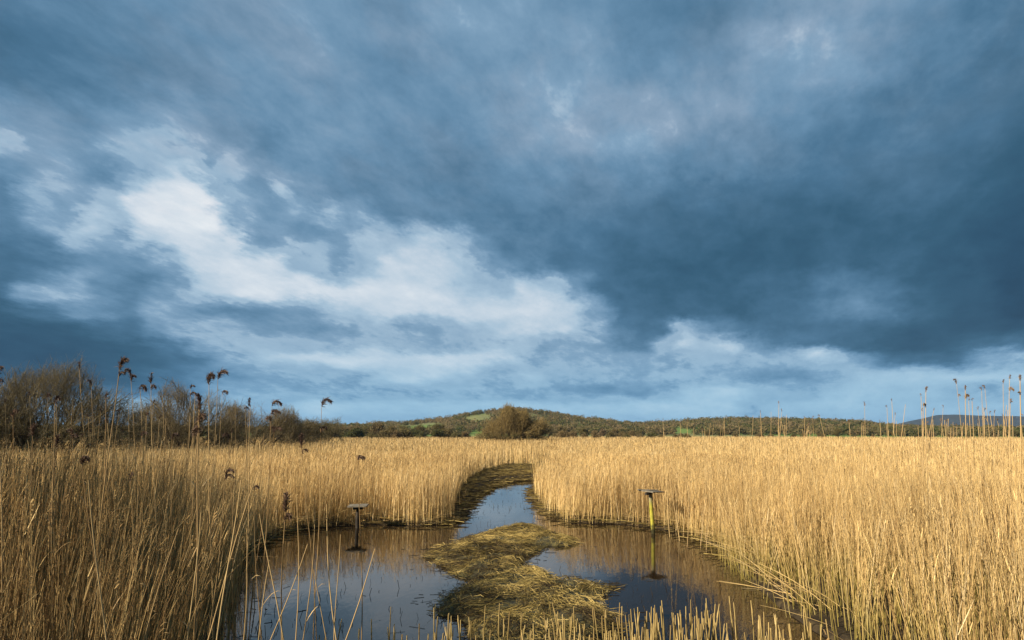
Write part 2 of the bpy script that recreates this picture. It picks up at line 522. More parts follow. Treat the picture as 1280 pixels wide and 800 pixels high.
    for q in range(4):
        a = rng.normal(0.0, 1.0, m_)
        o2 = np.stack([np.cos(a), np.sin(a), 0 * a], -1)
        s0 = top - np.array([0, 0, 0.04]) * q
        ll = rng.uniform(0.06, 0.13, m_)
        PP = np.stack([s0 + o2 * (ll * 0.55 * u)[:, None] + np.array([0, 0, 1]) * (ll * (0.9 * u - 0.7 * u * u))[:, None] for u in (0, 0.5, 1.0)], 1)
        ww = (rng.uniform(0.004, 0.008, m_) * np.sqrt(lod[sel]))[:, None] * np.array([0.6, 1.0, 0.2])
        S.blades(PP, ww, np.stack([-np.sin(a), np.cos(a), 0 * a], -1), rnd=np.clip(rnd[sel] * 0.6, 0, 1), hgt=np.ones(m_), moss=np.zeros(m_))


n = 62000
rN = np.sqrt(rng.uniform(5.2 ** 2, 20 ** 2, n)); aN = rng.uniform(R(-50), R(50), n)
plant(aN, rN, True)
n = 230000
rF = np.exp(rng.uniform(math.log(19), math.log(300), n)); aF = rng.uniform(R(-56), R(56), n)
plant(aF, rF, False)
n = 42000                        # the banks that face the pond and the channel
rF = rng.uniform(18, 48, n); aF = rng.uniform(R(-22), R(20), n)
plant(aF, rF, False)
# lodged, broken stems leaning out over the right-hand water's edge
pe = [ground(*p) for p in ((1040, 800), (988, 770), (955, 742), (925, 714), (893, 684), (858, 667), (815, 659), (765, 654))]
pl_ = [ground(*p) for p in ((562, 655), (530, 657), (470, 655), (405, 658), (350, 665), (318, 680), (296, 700), (284, 735))]
n = 190
P = np.zeros((n, 4, 3)); rnd = rng.uniform(0.3, 1, n)
for i in range(n):
    k = random.randrange(len(pe) - 1); f = random.random()
    b0 = pe[k] * (1 - f) + pe[k + 1] * f + np.array([random.uniform(0.1, 0.6), random.uniform(0, 0.4), 0])
    if i >= 110:
        k = random.randrange(len(pl_) - 1); b0 = pl_[k] * (1 - f) + pl_[k + 1] * f + np.array([random.uniform(-0.3, 0.3), random.uniform(0.05, 0.5), 0])
    a = random.uniform(2.0, 4.6) if i < 110 else random.uniform(3.5, 6.0); L_ = random.uniform(0.5, 1.4); el = random.uniform(0.05, 0.75)
    hz = random.uniform(0.0, 0.35)
    for j, u in enumerate((0, 0.33, 0.66, 1)):
        P[i, j] = b0 + np.array([math.cos(a) * L_ * math.cos(el) * u, math.sin(a) * L_ * math.cos(el) * u * 0.6, hz + 0.03 + L_ * math.sin(el) * u - 0.25 * L_ * u * u * math.sin(el)])
S.tubes(P, np.broadcast_to(np.array([0.0055, 0.005, 0.004, 0.0025]), (n, 4)), 4, rnd=rnd, hgt=np.ones(n), moss=np.zeros(n))
o = put('reed_bed', S.build('reed_bed'), M_reed)
tag(o, 'dense golden bed of dry winter reeds round the pond', 'reeds', kind='stuff')

# wet dead stalks and scum in the shallows
S = Soup()
n = 11000
x = rng.uniform(-6, 7.5, n); y = np.exp(rng.uniform(math.log(9), math.log(40), n))
d = sdist(x, y, pond); di = sdist(x, y, isle)
pr = 0.10 + 0.75 * np.exp(-np.maximum(-d, 0) / 0.35) + 0.55 * np.exp(-np.maximum(di, 0) / 0.35) + 0.35 * ((y > 24) & (fbm(x * 1.2, y * 0.6, 9) > 0.5)) + 0.3 * ((y < 14) & (fbm(x * 1.1, y * 1.1, 19) > 0.52))
ok = (d < 0) & (di > 0) & (rng.random(n) < pr * 0.75)
x, y = x[ok], y[ok]; n = len(x)
lie = rng.random(n) < np.where(np.minimum(-d[ok], di[ok]) < 0.5, 0.6, 0.10)
a = rng.normal(0, 0.5, n) + (rng.random(n) < 0.5) * 3.14
L = np.where(lie, 0.05 + 0.25 * rng.random(n) ** 2, 0.02 + 0.16 * rng.random(n) ** 2)
P = np.stack([np.stack([x + np.cos(a) * L * u * np.where(lie, 1, 0.3), y + np.sin(a) * L * u * np.where(lie, 1, 0.3), np.where(lie, 0.004, -0.02 + L * u)], -1) for u in (0, 0.5, 1)], 1)
S.tubes(P, np.broadcast_to((np.where(lie, 0.0035, 0.0045) * rng.uniform(0.5, 1.4, n))[:, None], (n, 3)), 3, rnd=rng.random(n) ** 2, hgt=np.ones(n), moss=np.zeros(n))
o = put('dead_stalks', S.build('dead_stalks'), M_debris)
tag(o, 'dark broken stalks and scum floating and poking out of the shallows', 'dead stalks', kind='stuff')


# ------------------------------------------------------------------ cut reed stubs in the foreground water
def stub_mesh(h):
    S = Soup()
    t = np.linspace(0, 1, 5)
    P = np.zeros((1, 5, 3)); P[0, :, 2] = -0.05 + (h + 0.05) * t; P[0, :, 0] = 0.03 * t ** 2 * random.uniform(-1, 1)
    rv = random.random()
    S.tubes(P, np.array([[0.0095, 0.009, 0.0084, 0.0084, 0.0066]]), 6, rnd=np.array([rv]), hgt=t[None] * 0.6, moss=np.array([0.9]))
    for q in range(random.choice((0, 1, 1, 2))):       # torn leaf sheath
        a = random.random() * 6.28; s0 = random.uniform(0.2, 0.8) * h; ll = random.uniform(0.08, 0.2)
        e = np.array([math.cos(a), math.sin(a), 0])
        PP = np.array([[np.array([0, 0, s0 + ll * u]) + e * (0.007 + 0.014 * u * u) for u in (0, 0.5, 1)]])
        S.blades(PP, np.array([[0.007, 0.006, 0.0015]]), np.array([[-math.sin(a), math.cos(a), 0]]), rnd=np.array([min(1, rv + 0.2)]), hgt=np.array([0.6]), moss=np.array([0.3]))
    return S.build('reed_stub')


stubs = [stub_mesh(random.uniform(0.36, 0.60)) for _ in range(14)]
cnt = 0
while cnt < 290:
    px = random.triangular(470, 1060, 860) if random.random() < 0.75 else random.uniform(400, 1040)
    py = random.uniform(798, 858)
    p = ground(px, py)
    dens = fbm(np.array([p[0] * 1.6]), np.array([p[1] * 1.6]), 203, 2)[0]
    if random.random() > 0.15 + 1.3 * dens:
        continue
    sd = sdist(np.array([p[0]]), np.array([p[1]]), pond)[0]
    if sd > -0.02:
        continue
    o = put('reed_stub', random.choice(stubs), M_stub, loc=(p[0], p[1], 0.0))
    o.rotation_euler = (random.gauss(0, 0.07), random.gauss(0, 0.07), random.random() * 6.28)
    o.scale = (1, 1, random.uniform(0.72, 1.1))
    tag(o, 'short cut reed stub standing in the water along the near edge', 'reed stub', 'cut reed stubs along the near edge')
    cnt += 1


# ------------------------------------------------------------------ single tall reeds with dark seed plumes
def plume_soup(S, base, tang, side, L, droop, n=80, thick=1.0):
    """a feathery panicle that leaves base along tang and arches towards side (+1 right / -1 left)"""
    K = 14
    pts = [np.array(base, float)]
    d = np.array(tang, float); d /= np.linalg.norm(d)
    sd = np.array([side, 0.25 * random.uniform(-1, 1), 0.0]); 
    tg = []
    for k in range(K):
        f = (k + 0.5) / K
        tgt = d * (1 - f) + (sd * 0.8 + np.array([0, 0, -1.0]) * f) * droop * f * 1.6 + d * 0.15
        tgt /= np.linalg.norm(tgt)
        tg.append(tgt); pts.append(pts[-1] + tgt * L / K)
    pts = np.array(pts); tg = np.array(tg + [tg[-1]])
    S.tubes(pts[None, ::2], np.full((1, len(pts[::2])), 0.0018), 3, rnd=np.array([0.6]), hgt=np.array([1.0]), moss=np.array([0.0]))
    s = rng.random(n) ** 0.85
    k = np.clip((s * K).astype(int), 0, K)
    b0 = pts[k] + rng.normal(0, 0.002, (n, 3))
    env = np.sin(np.clip(s * 0.85 + 0.15, 0, 1) * math.pi) ** 0.6
    ll = L * 0.46 * (0.35 + 0.65 * env) * rng.uniform(0.5, 1.1, n)
    dirv = tg[k] * 0.85 + sd * 0.45 * rng.uniform(0, 1, (n, 1)) + np.array([0, 0, -0.25]) * droop + rng.normal(0, 0.36, (n, 3))
    dirv /= np.linalg.norm(dirv, axis=1, keepdims=True)
    PP = np.stack([b0 + dirv * (ll * u)[:, None] + np.array([0, 0, -1]) * (0.22 * ll * u * u * (0.3 + droop))[:, None] for u in (0, 0.35, 0.7, 1)], 1)
    ww = (rng.uniform(0.0034, 0.0068, n) * thick)[:, None] * np.array([0.6, 1.0, 0.9, 0.2])
    U = np.cross(dirv, rng.normal(0, 1, (n, 3))); U /= np.linalg.norm(U, axis=1, keepdims=True) + 1e-9
    S.blades(PP, ww, U, rnd=rng.random(n), hgt=np.ones(n), moss=np.zeros(n))


def tall_reed(top, low, Y, label, plumes=(), leaves=0, rad=0.006, curve=0.0, group=None, name='tall_reed', pm=None, cat='reed', tone=None):
    """top/low: two points of the stem in the photograph, both at depth Y; plumes: (fraction down from top in px, L metres, side, droop, n)"""
    Y *= 1.22; rad *= 1.2
    T = at(*top, Y); Lw = at(*low, Y + 0.1)
    d = Lw - T
    t = (0.0 - T[2]) / d[2]
    B = T + d * t
    B[2] = -0.03
    root = empty(name, tuple(B))
    K = 12
    u = np.linspace(0, 1, K)
    P = B[None] * (1 - u)[:, None] + T[None] * u[:, None]
    P[:, 0] += curve * np.sin(u * math.pi) + 0.012 * np.sin(u * 9 + random.random() * 6)
    P = P - B[None]
    rv = random.random() if tone is None else tone
    S = Soup()
    S.tubes(P[None], (rad * (1.12 - 0.72 * u))[None], 5, rnd=np.array([rv]), hgt=u[None], moss=np.array([0.0]))
    put('stem', S.build('stem'), M_tall, root)
    for (f, L, side, droop, n) in plumes:
        S = Soup()
        kk = (1 - f) * (K - 1); i0 = min(int(kk), K - 2)
        p0 = P[i0] + (P[i0 + 1] - P[i0]) * (kk - i0)
        plume_soup(S, p0, (P[-1] - P[-3]), side, L * 1.0, droop * random.uniform(0.35, 0.85), int(n * 2.2), 0.5)
        put('plume', S.build('plume'), pm or M_plume, root)
    for q in range(leaves):
        S = Soup()
        f = random.uniform(0.35, 0.9); kk = f * (K - 1); i0 = int(kk)
        p0 = P[i0] + (P[i0 + 1] - P[i0]) * (kk - i0)
        s = random.choice((-1, 1, 1)); ll = random.uniform(0.2, 0.42)
        e = np.array([s, random.uniform(-0.6, 0.6), 0])
        dr = random.uniform(0.3, 1.3)
        PP = np.array([[p0 + e * ll * 0.42 * v + np.array([0, 0, 1]) * ll * (v - dr * 0.7 * v * v) for v in (0, 0.25, 0.5, 0.75, 1)]])
        S.blades(PP, np.array([[0.004, 0.0065, 0.0065, 0.004, 0.0008]]), np.array([[-e[1], e[0], 0.2]]), rnd=np.array([min(1, rv + 0.2)]), hgt=np.array([1.0]), moss=np.array([0.0]))
        put('leaf', S.build('leaf'), M_tall, root)
    tag(root, label, cat, group or 'tall reeds with dark plumes at the left')
    return root


UP, ARC = 0.25, 1.1
TR = [
    ((148, 462), (137, 560), 5.5, 'tallest reed, thick pale stem and biggest dark plume, before the large bare bush', [(0.0, 0.17, 0.8, 0.55, 130), (0.02, 0.10, 1, 0.9, 50)], 0, 0.0085),
    ((163, 470), (168, 560), 7.0, 'tall reed with two small plumes just right of the tallest reed', [(0.0, 0.16, -0.6, 0.8, 60), (0.02, 0.14, 0.8, 1.2, 60)], 1, 0.005),
    ((174, 487), (180, 580), 7.2, 'reed whose lone plume hangs straight down between the two large left bushes', [(0.0, 0.17, 0.6, 2.0, 80)], 0, 0.005),
    ((189, 480), (192, 580), 6.6, 'slender upright reed with a ragged plume spike before the right end of the large bush', [(0.0, 0.14, 0.3, UP, 45), (0.02, 0.13, 0.6, 1.4, 45)], 1, 0.006),
    ((238, 486), (234, 590), 7.4, 'reed with a small flag-like plume pointing right, left of the twiggy bush', [(0.0, 0.10, 1, 0.9, 40), (0.03, 0.14, 1, 1.2, 55)], 0, 0.0055),
    ((250, 512), (248, 600), 5.2, 'stout reed with a shaggy brown head running down its stem', [(0.0, 0.16, -0.4, 0.3, 90), (0.04, 0.16, 0.5, 1.6, 90), (0.07, 0.16, -0.3, 2.2, 80)], 1, 0.010),
    ((260, 478), (262, 590), 6.2, 'reed with a full dark plume in front of the twiggy bush', [(0.0, 0.18, 0.55, 0.85, 120), (0.01, 0.12, -0.2, UP, 30)], 1, 0.006),
    ((273, 474), (264, 600), 6.6, 'tall reed with an arched plume like a hook bending right, over the twiggy bush', [(0.0, 0.20, 1, 1.3, 80)], 0, 0.005),
    ((277, 492), (274, 600), 7.5, 'thin reed with a short hanging plume below the hooked one', [(0.0, 0.13, 0.9, 1.8, 60)], 0, 0.0045),
    ((312, 507), (306, 600), 7.6, 'reed with a small upright plume at the right end of the twiggy bush', [(0.0, 0.12, 0.3, UP, 45), (0.02, 0.10, -0.8, 1.2, 40)], 1, 0.005),
    ((341, 508), (335, 610), 6.4, 'tall reed with layered plumes all arching right over the low hedge', [(0.0, 0.17, 1, 1.3, 80), (0.03, 0.15, 1, 1.5, 70), (0.06, 0.13, -0.5, 1.5, 45)], 1, 0.0055),
    ((343, 540), (330, 640), 6.6, 'reed with a dark plume split to left and right just above the reed bed', [(0.0, 0.14, 1, 1.3, 70), (0.0, 0.12, -0.8, 1.0, 50)], 0, 0.005),
    ((403, 508), (399, 620), 6.6, 'lone tall reed with a plume streaming right, clear of the bushes', [(0.0, 0.19, 1, 1.0, 85), (0.10, 0.13, 1, 1.3, 70)], 0, 0.0055),
    ((378, 560), (386, 660), 6.0, 'reed with a narrow plume standing upright and one side leaf, below the skyline', [(0.0, 0.16, 0.2, 0.15, 70), (0.02, 0.10, 1, 1.2, 35)], 1, 0.005),
    ((449, 575), (452, 800), 4.6, 'long straight reed with a small bent plume, crossing the far perch platform', [(0.0, 0.085, 1, 1.5, 60)], 0, 0.0052),
    ((356, 640), (352, 800), 4.4, 'shorter reed with a twisted dark brown plume standing against the water', [(0.0, 0.16, -0.1, UP, 90), (0.03, 0.11, 0.5, 1.4, 60)], 2, 0.0065),
    ((103, 580), (118, 690), 4.6, 'bent reed with a dark plume sweeping right like a wing, low in the left reeds', [(0.0, 0.12, 1, 1.0, 110)], 1, 0.006),
    ((283, 596), (272, 700), 5.0, 'reed with a curled pale plume and a pair of hanging tips', [(0.0, 0.13, 1, 1.1, 40), (0.01, 0.11, 1, 1.7, 35)], 1, 0.005),
    ((-2, 470), (1, 640), 4.8, 'dark reed cut off by the left edge with two thin plume tips', [(0.0, 0.13, 1, 1.0, 40), (0.03, 0.12, 1, 0.7, 35)], 0, 0.0075),
    ((42, 545), (34, 690), 5.0, 'dark slender reed with a ragged brown head near the left edge', [(0.0, 0.13, 0.4, 0.5, 70)], 0, 0.0055),
    ((67, 505), (66, 690), 5.0, 'reed with a thin nodding plume before the left part of the large bush', [(0.0, 0.12, 0.9, 1.4, 60)], 1, 0.0055),
    ((100, 462), (110, 600), 7.0, 'pale reed stem with a worn sparse tip before the middle of the large bush', [(0.0, 0.11, 0.3, UP, 25)], 1, 0.006),
    ((114, 482), (116, 600), 7.2, 'pale reed with a faint small plume beside the worn stem', [(0.0, 0.11, -0.4, 0.8, 40)], 1, 0.005),
    ((60, 497), (70, 600), 6.8, 'reed with one dark blot of a plume left of the large bush centre', [(0.0, 0.11, 0.8, 1.2, 70)], 0, 0.005),
    ((131, 500), (132, 600), 6.0, 'bare-topped pale reed with a loose leaf below the tallest plume', [(0.0, 0.10, 0.3, 0.4, 22)], 2, 0.0065),
    ((216, 548), (214, 640), 6.2, 'short reed with a sideways brown plume in the left reed bed', [(0.0, 0.12, 1, 1.2, 60)], 1, 0.005),
    ((177, 545), (172, 650), 6.0, 'short reed with a small dark drooping plume under the gap between bushes', [(0.0, 0.10, 1, 1.5, 60)], 1, 0.005),
    ((288, 548), (290, 650), 6.6, 'reed with a brown tuft leaning left beside the stout shaggy reed', [(0.0, 0.12, -0.8, 1.1, 60)], 1, 0.005),
    ((317, 612), (322, 720), 4.8, 'low reed with a dark dot of a plume above the pond corner', [(0.0, 0.07, 0.7, 1.3, 50)], 1, 0.005),
    ((92, 545), (95, 650), 5.6, 'leaning reed with a double dark head in the left reed bed', [(0.0, 0.11, -0.6, 0.9, 60), (0.01, 0.10, 0.7, 1.3, 50)], 1, 0.005),
    ((70, 560), (62, 680), 5.2, 'reed with a tight dark spike beside the ragged brown head', [(0.0, 0.12, 0.2, 0.2, 70)], 1, 0.005),
    ((163, 600), (166, 700), 5.2, 'low brown reed with a frayed tip deep in the left reeds', [(0.0, 0.10, 0.6, 0.8, 40)], 1, 0.0045),
    ((15, 520), (20, 640), 5.6, 'short dark reed with a drooping head next to the left edge', [(0.0, 0.11, 0.9, 1.4, 60)], 1, 0.005),
]
for top, low, Y, lab, pl, lv, rad in TR:
    tall_reed(top, low, Y, lab, pl, lv, rad, tone=random.uniform(0.45, 0.9) if top[1] < 500 else random.uniform(0.0, 0.4))

for i in range(48):
    px = random.uniform(-5, 335); py = random.uniform(492, 560); Y = random.uniform(6.5, 9.5)
    pl = [(0.0, random.uniform(0.05, 0.09), random.choice((-1, 1)) * 0.5, random.uniform(0.2, 1.0), 22)] if random.random() < 0.45 else []
    tall_reed((px, py), (px + random.gauss(-3, 6), 640), Y, 'thin pale plain reed rising from the left-hand reed bed', pl, random.choice((0, 1, 1)), random.uniform(0.0045, 0.0075), 0,
              'thin plain reeds overtopping the bed at the left', 'thin_reed', tone=random.uniform(0.2, 0.9))

# bare bent stalks rising before the water, lower left
BS = [
    ((326, 642), (350, 800), 4.2, 'bare stalk leaning left over the dark water corner', 0.0065, 0.02),
    ((300, 600), (276, 800), 4.2, 'long bare stalk leaning right across the left bank', 0.0075, -0.02),
    ((322, 590), (258, 800), 4.3, 'steeply slanting bare stalk crossing the left bank', 0.007, 0.0),
    ((372, 618), (366, 800), 4.6, 'slim bare stalk rising beside the twisted brown plume', 0.0055, 0.03),
    ((394, 640), (374, 800), 4.5, 'bare stalk leaning right before the dark bank', 0.0055, 0.04),
    ((407, 630), (428, 800), 4.5, 'bare stalk with a bend, just left of the far perch', 0.0065, -0.05),
    ((424, 668), (416, 800), 4.7, 'short bare stalk left of the long straight reed', 0.005, 0.02),
    ((469, 686), (431, 800), 4.2, 'pale bare stalk slanting right across the foot of the long straight reed', 0.0065, 0.0),
    ((384, 680), (338, 800), 4.3, 'pale slanting stalk in the left foreground water', 0.0055, 0.0),
    ((394, 712), (404, 800), 4.4, 'low thin stalk in the left foreground water', 0.005, 0.02),
    ((338, 700), (320, 800), 4.3, 'brown stalk rising close to the left bank', 0.006, 0.02),
    ((112, 600), (135, 800), 3.7, 'dark bare stalk curving through the left reeds', 0.0065, -0.02),
    ((250, 640), (236, 800), 4.2, 'pale straight stalk at the right side of the left reeds', 0.0065, 0.0),
    ((223, 660), (180, 800), 4.1, 'pale slanting stalk in the dark heart of the left reeds', 0.006, 0.0),
    ((310, 660), (301, 800), 4.3, 'upright stalk at the corner where reeds meet water', 0.0055, 0.02),
]
for top, low, Y, lab, rad, cv in BS:
    tall_reed(top, low, Y, lab, (), random.choice((0, 1, 1)), rad, cv, 'bare stalks before the water at the left', 'reed_stalk', 'reed', tone=random.uniform(0.55, 1))

# tall reeds that overtop the bed on the right
RS = [
    ((1157, 490), (1159, 600), 9.0, 'tall right-hand reed standing alone with a small dark plume', [(0.0, 0.10, 0.2, UP, 40), (0.07, 0.10, -0.5, 1.2, 40)], 0.009),
    ((1196, 480), (1206, 600), 9.5, 'right-hand reed with a frayed plume leaning left at its top', [(0.0, 0.13, -0.6, 0.5, 50), (0.06, 0.08, 0.6, 1.0, 30)], 0.006),
    ((1206, 488), (1210, 600), 9.0, 'stout right-hand reed with a dark plume, second of the close pair', [(0.0, 0.09, 0.2, UP, 35), (0.04, 0.13, 0.6, 1.4, 70)], 0.010),
    ((1231, 486), (1244, 600), 9.5, 'slanting right-hand reed with a pale bent tip', [(0.0, 0.09, -0.4, 0.6, 25)], 0.006),
    ((1253, 480), (1255, 600), 8.5, 'slim tall right-hand reed with a pale straight tip', [(0.0, 0.08, 0.2, UP, 20)], 0.006),
    ((1262, 474), (1262, 600), 8.8, 'tall right-hand reed with a dark knot of plume near its tip', [(0.0, 0.08, 0.1, UP, 20), (0.05, 0.12, 0.3, 1.5, 60)], 0.007),
    ((1276, 476), (1275, 600), 8.2, 'thick right-hand reed at the very edge of the picture', [(0.0, 0.10, -0.2, UP, 45), (0.06, 0.09, -0.8, 1.3, 30)], 0.012),
    ((1080, 508), (1084, 600), 10.5, 'thin reed with a feathery tip at the left end of the right-hand tall reeds', [(0.0, 0.10, -0.3, UP, 25)], 0.006),
]
for top, low, Y, lab, pl, rad in RS:
    tall_reed(top, low, Y, lab, pl, random.choice((0, 1)), rad, 0, 'tall reeds overtopping the bed at the right', tone=random.uniform(0.6, 1), pm=M_pale_plume)
for i in range(95):
    px = 1290 - 470 * random.random() ** 1.25
    far = (1290 - px) / 470
    py = 540 - abs(random.gauss(0, 1)) * 20 * (1 - 0.55 * far) - 2
    py = max(py, 488)
    Y = 8.5 + 7 * far + random.uniform(-0.8, 2)
    pl = [(0.0, random.uniform(0.06, 0.10), random.choice((-1, 1)) * 0.4, random.uniform(0.1, 0.9), 14)] if random.random() < 0.5 else []
    tall_reed((px, py), (px + random.gauss(2, 9), 620), Y, 'thin pale plain reed overtopping the golden bed at the right', pl, random.choice((0, 0, 1)), random.uniform(0.006, 0.010), 0,
              'thin plain reeds overtopping the bed at the right', 'thin_reed', tone=random.uniform(0.5, 1), pm=M_pale_plume)


# ------------------------------------------------------------------ perch posts
def box(S, c, s, rot=0.0, tilt=(0, 0), rnd=0.5, bev=0.006):
    """bevelled box as bmesh arrays"""
    import bmesh
    from mathutils import Matrix
    bm = bmesh.new()
    bmesh.ops.create_cube(bm, size=1.0)
    bmesh.ops.scale(bm, vec=s, verts=bm.verts)
    bmesh.ops.bevel(bm, geom=list(bm.edges), offset=bev, segments=2, affect='EDGES', profile=0.6)
    bmesh.ops.transform(bm, matrix=Matrix.Translation(c) @ Matrix.Rotation(rot, 4, 'Z') @ Matrix.Rotation(tilt[0], 4, 'X') @ Matrix.Rotation(tilt[1], 4, 'Y'), verts=bm.verts)
    m = bpy.data.meshes.new(S)
    bm.to_mesh(m); bm.free()
    return m


def wood_material(name, stops, bands=None):
    m, nt, out = newmat(name)
    tc = N(nt, 'ShaderNodeTexCoord')
    mp = N(nt, 'ShaderNodeMapping'); mp.inputs['Scale'].default_value = (30, 30, 2.5)
    nt.links.new(tc.outputs['Object'], mp.inputs['Vector'])
    g1 = noise(nt, 1.0, 5, 0.65, mp.outputs[0]); g2 = noise(nt, 6, 4, 0.6, tc.outputs['Object'])
    f = math_(nt, 'ADD', math_(nt, 'MULTIPLY', g1.outputs[0], 0.45), math_(nt, 'MULTIPLY', g2.outputs[0], 0.55))
    c = ramp(nt, stops, f).outputs[0]
    if bands:       # wet foot, algae in the middle, bare grey wood at the top
        sz = N(nt, 'ShaderNodeSeparateXYZ'); nt.links.new(tc.outputs['Object'], sz.inputs[0])
        hz_ = math_(nt, 'ADD', math_(nt, 'DIVIDE', sz.outputs[2], bands), math_(nt, 'MULTIPLY', math_(nt, 'SUBTRACT', g2.outputs[0], 0.5), 0.35))
        dry = ramp(nt, [(0.3, (0.10, 0.085, 0.06)), (0.6, (0.27, 0.24, 0.17))], g1.outputs[0]).outputs[0]
        c = mixc(nt, ramp(nt, [(0.66, (0, 0, 0)), (0.86, (1, 1, 1))], hz_).outputs[0], c, dry)
        c = mixc(nt, ramp(nt, [(0.06, (1, 1, 1)), (0.20, (0, 0, 0))], hz_).outputs[0], c, (0.035, 0.032, 0.012))
    b = N(nt, 'ShaderNodeBsdfPrincipled'); b.inputs['Roughness'].default_value = 0.8; b.inputs['Specular IOR Level'].default_value = 0.2
    nt.links.new(c, b.inputs['Base Color'])
    bp = N(nt, 'ShaderNodeBump'); bp.inputs['Strength'].default_value = 0.5; bp.inputs['Distance'].default_value = 0.01
    nt.links.new(f, bp.inputs['Height']); nt.links.new(bp.outputs[0], b.inputs['Normal'])
    nt.links.new(b.outputs[0], out.inputs[0])
    return m


M_moss = wood_material('algae_green_wood', [(0.32, (0.12, 0.10, 0.05)), (0.45, (0.27, 0.25, 0.04)), (0.58, (0.42, 0.38, 0.05)), (0.7, (0.30, 0.27, 0.15))], 1.25)
M_grey = wood_material('weathered_grey_wood', [(0.3, (0.07, 0.06, 0.045)), (0.5, (0.17, 0.15, 0.115)), (0.7, (0.36, 0.32, 0.25))])
M_dark = wood_material('dark_wet_wood', [(0.3, (0.022, 0.018, 0.014)), (0.55, (0.055, 0.045, 0.034)), (0.75, (0.10, 0.085, 0.06))])


def post_mesh(h, w):
    S = Soup()
    K = 9
    u = np.linspace(0, 1, K)
    P = np.zeros((1, K, 3)); P[0, :, 2] = -0.45 + (h + 0.45) * u
    P[0, :, 0] = 0.006 * np.sin(u * 7)
    S.tubes(P, (w * (1.0 - 0.06 * u))[None] + rng.normal(0, 0.0015, (1, K)), 14)
    m = S.build('post')
    m.polygons.foreach_set('use_smooth', np.ones(len(m.polygons), bool))
    return m


b0 = ground(816.5, 667); H = at(814.5, 614, b0[1])[2]
rt = empty('perch_post', tuple(b0))
tag(rt, 'mossy yellow-green perch post with a tilted board on top, before the bright right reeds', 'perch post', 'wooden perch posts in the pond')
put('post', post_mesh(H - 0.03, 0.060), M_moss, rt)
rt.rotation_euler = (0, R(-1.8), 0)
put('platform', box('platform', (0.03, 0, H), (0.56, 0.56, 0.034), R(40), (R(3), R(4))), M_grey, rt)
put('bracket', box('bracket', (-0.10, -0.085, H - 0.06), (0.18, 0.085, 0.075), R(25)), M_dark, rt)
put('batten', box('batten', (-0.07, 0.0, H + 0.04), (0.64, 0.065, 0.03), R(8), (0, R(4))), M_grey, rt)

b0 = ground(446.5, 660); H = at(446, 632, b0[1])[2]
lt = empty('perch_post', tuple(b0))
tag(lt, 'dark weathered perch post with a flat grey board, before the left reed bank', 'perch post', 'wooden perch posts in the pond')
put('post', post_mesh(H - 0.03, 0.060), M_dark, lt)
put('platform', box('platform', (0.0, 0, H), (0.61, 0.5, 0.042), R(4), (R(2), R(-1))), M_grey, lt)
put('bracket', box('bracket', (0.0, 0.0, H - 0.07), (0.30, 0.2, 0.09), R(4)), M_dark, lt)


# ------------------------------------------------------------------ bushes and trees
def branches(nst, Hh, Rx, Ry, seed, levels=3, kids=(7, 6, 5), r0=0.06, thin=0.006, spread=1.3, low=0.0):
    """segments of a many-stemmed leafless shrub that fills a dome; returns trunk and twig segment arrays"""
    rg = np.random.default_rng(seed)
    trunk, tw = [], []
    lp = rg.random(2) * 6.28

    def grow(p, d, L, r, lev):
        K = 4
        pts = [p]; dd = d.copy()
        for k in range(K):
            dd = dd + rg.normal(0, 0.16, 3) + np.array([0, 0, 0.05])
            dd /= np.linalg.norm(dd)
            q = pts[-1] + dd * L / K
            e = (q[0] / Rx) ** 2 + (q[1] / Ry) ** 2 + (max(q[2], 0) / Hh) ** 2
            an = math.atan2(q[2], q[0])
            lump = 0.86 + 0.20 * math.sin(an * 5 + lp[0]) + 0.14 * math.sin(an * 11 + lp[1])
            if e > lump + 0.45 * rg.random() ** 2 and k > 0:
                break
            pts.append(q)
        n = len(pts)
        rs = np.linspace(r, max(r * 0.45, thin * 0.5), n)
        for a in range(n - 1):
            (trunk if lev == 0 else tw).append((pts[a], pts[a + 1], rs[a], rs[a + 1]))
        if lev < levels and n > 2:
            for c in range(kids[lev]):
                f = rg.uniform(0.25, 1.0) * (n - 1); i = min(int(f), n - 2)
                b = pts[i] + (pts[i + 1] - pts[i]) * (f - i)
                ax = pts[i + 1] - pts[i]; ax /= np.linalg.norm(ax)
                nd = ax + rg.normal(0, 0.55, 3) + np.array([0, 0, 0.15]); nd /= np.linalg.norm(nd)
                grow(b, nd, L * rg.uniform(0.42, 0.72), max(r * 0.5, thin), lev + 1)
    for s in range(nst):
        a = rg.random() * 6.28; tl = rg.random() ** 0.7 * 1.15 * spread
        d = np.array([math.cos(a) * math.sin(tl) * Rx / Hh, math.sin(a) * math.sin(tl) * Ry / Hh, math.cos(tl) + 0.15])
        reach = np.linalg.norm(d) * Hh * 0.85
        d /= np.linalg.norm(d)
        b = np.array([math.cos(a) * Rx * 0.22 * rg.random(), math.sin(a) * Ry * 0.22 * rg.random(), low])
        grow(b, d, reach, r0 * rg.uniform(0.7, 1.2), 0)
    return trunk, tw


def seg_mesh(name, segs, seed=0):
    S = Soup()
    a = np.array([s[0] for s in segs]); b = np.array([s[1] for s in segs])
    r = np.array([[s[2], s[3]] for s in segs])
    rg = np.random.default_rng(seed)
    S.tubes(np.stack([a, b], 1), r, 3, rnd=rg.random(len(segs)))
    return S, name


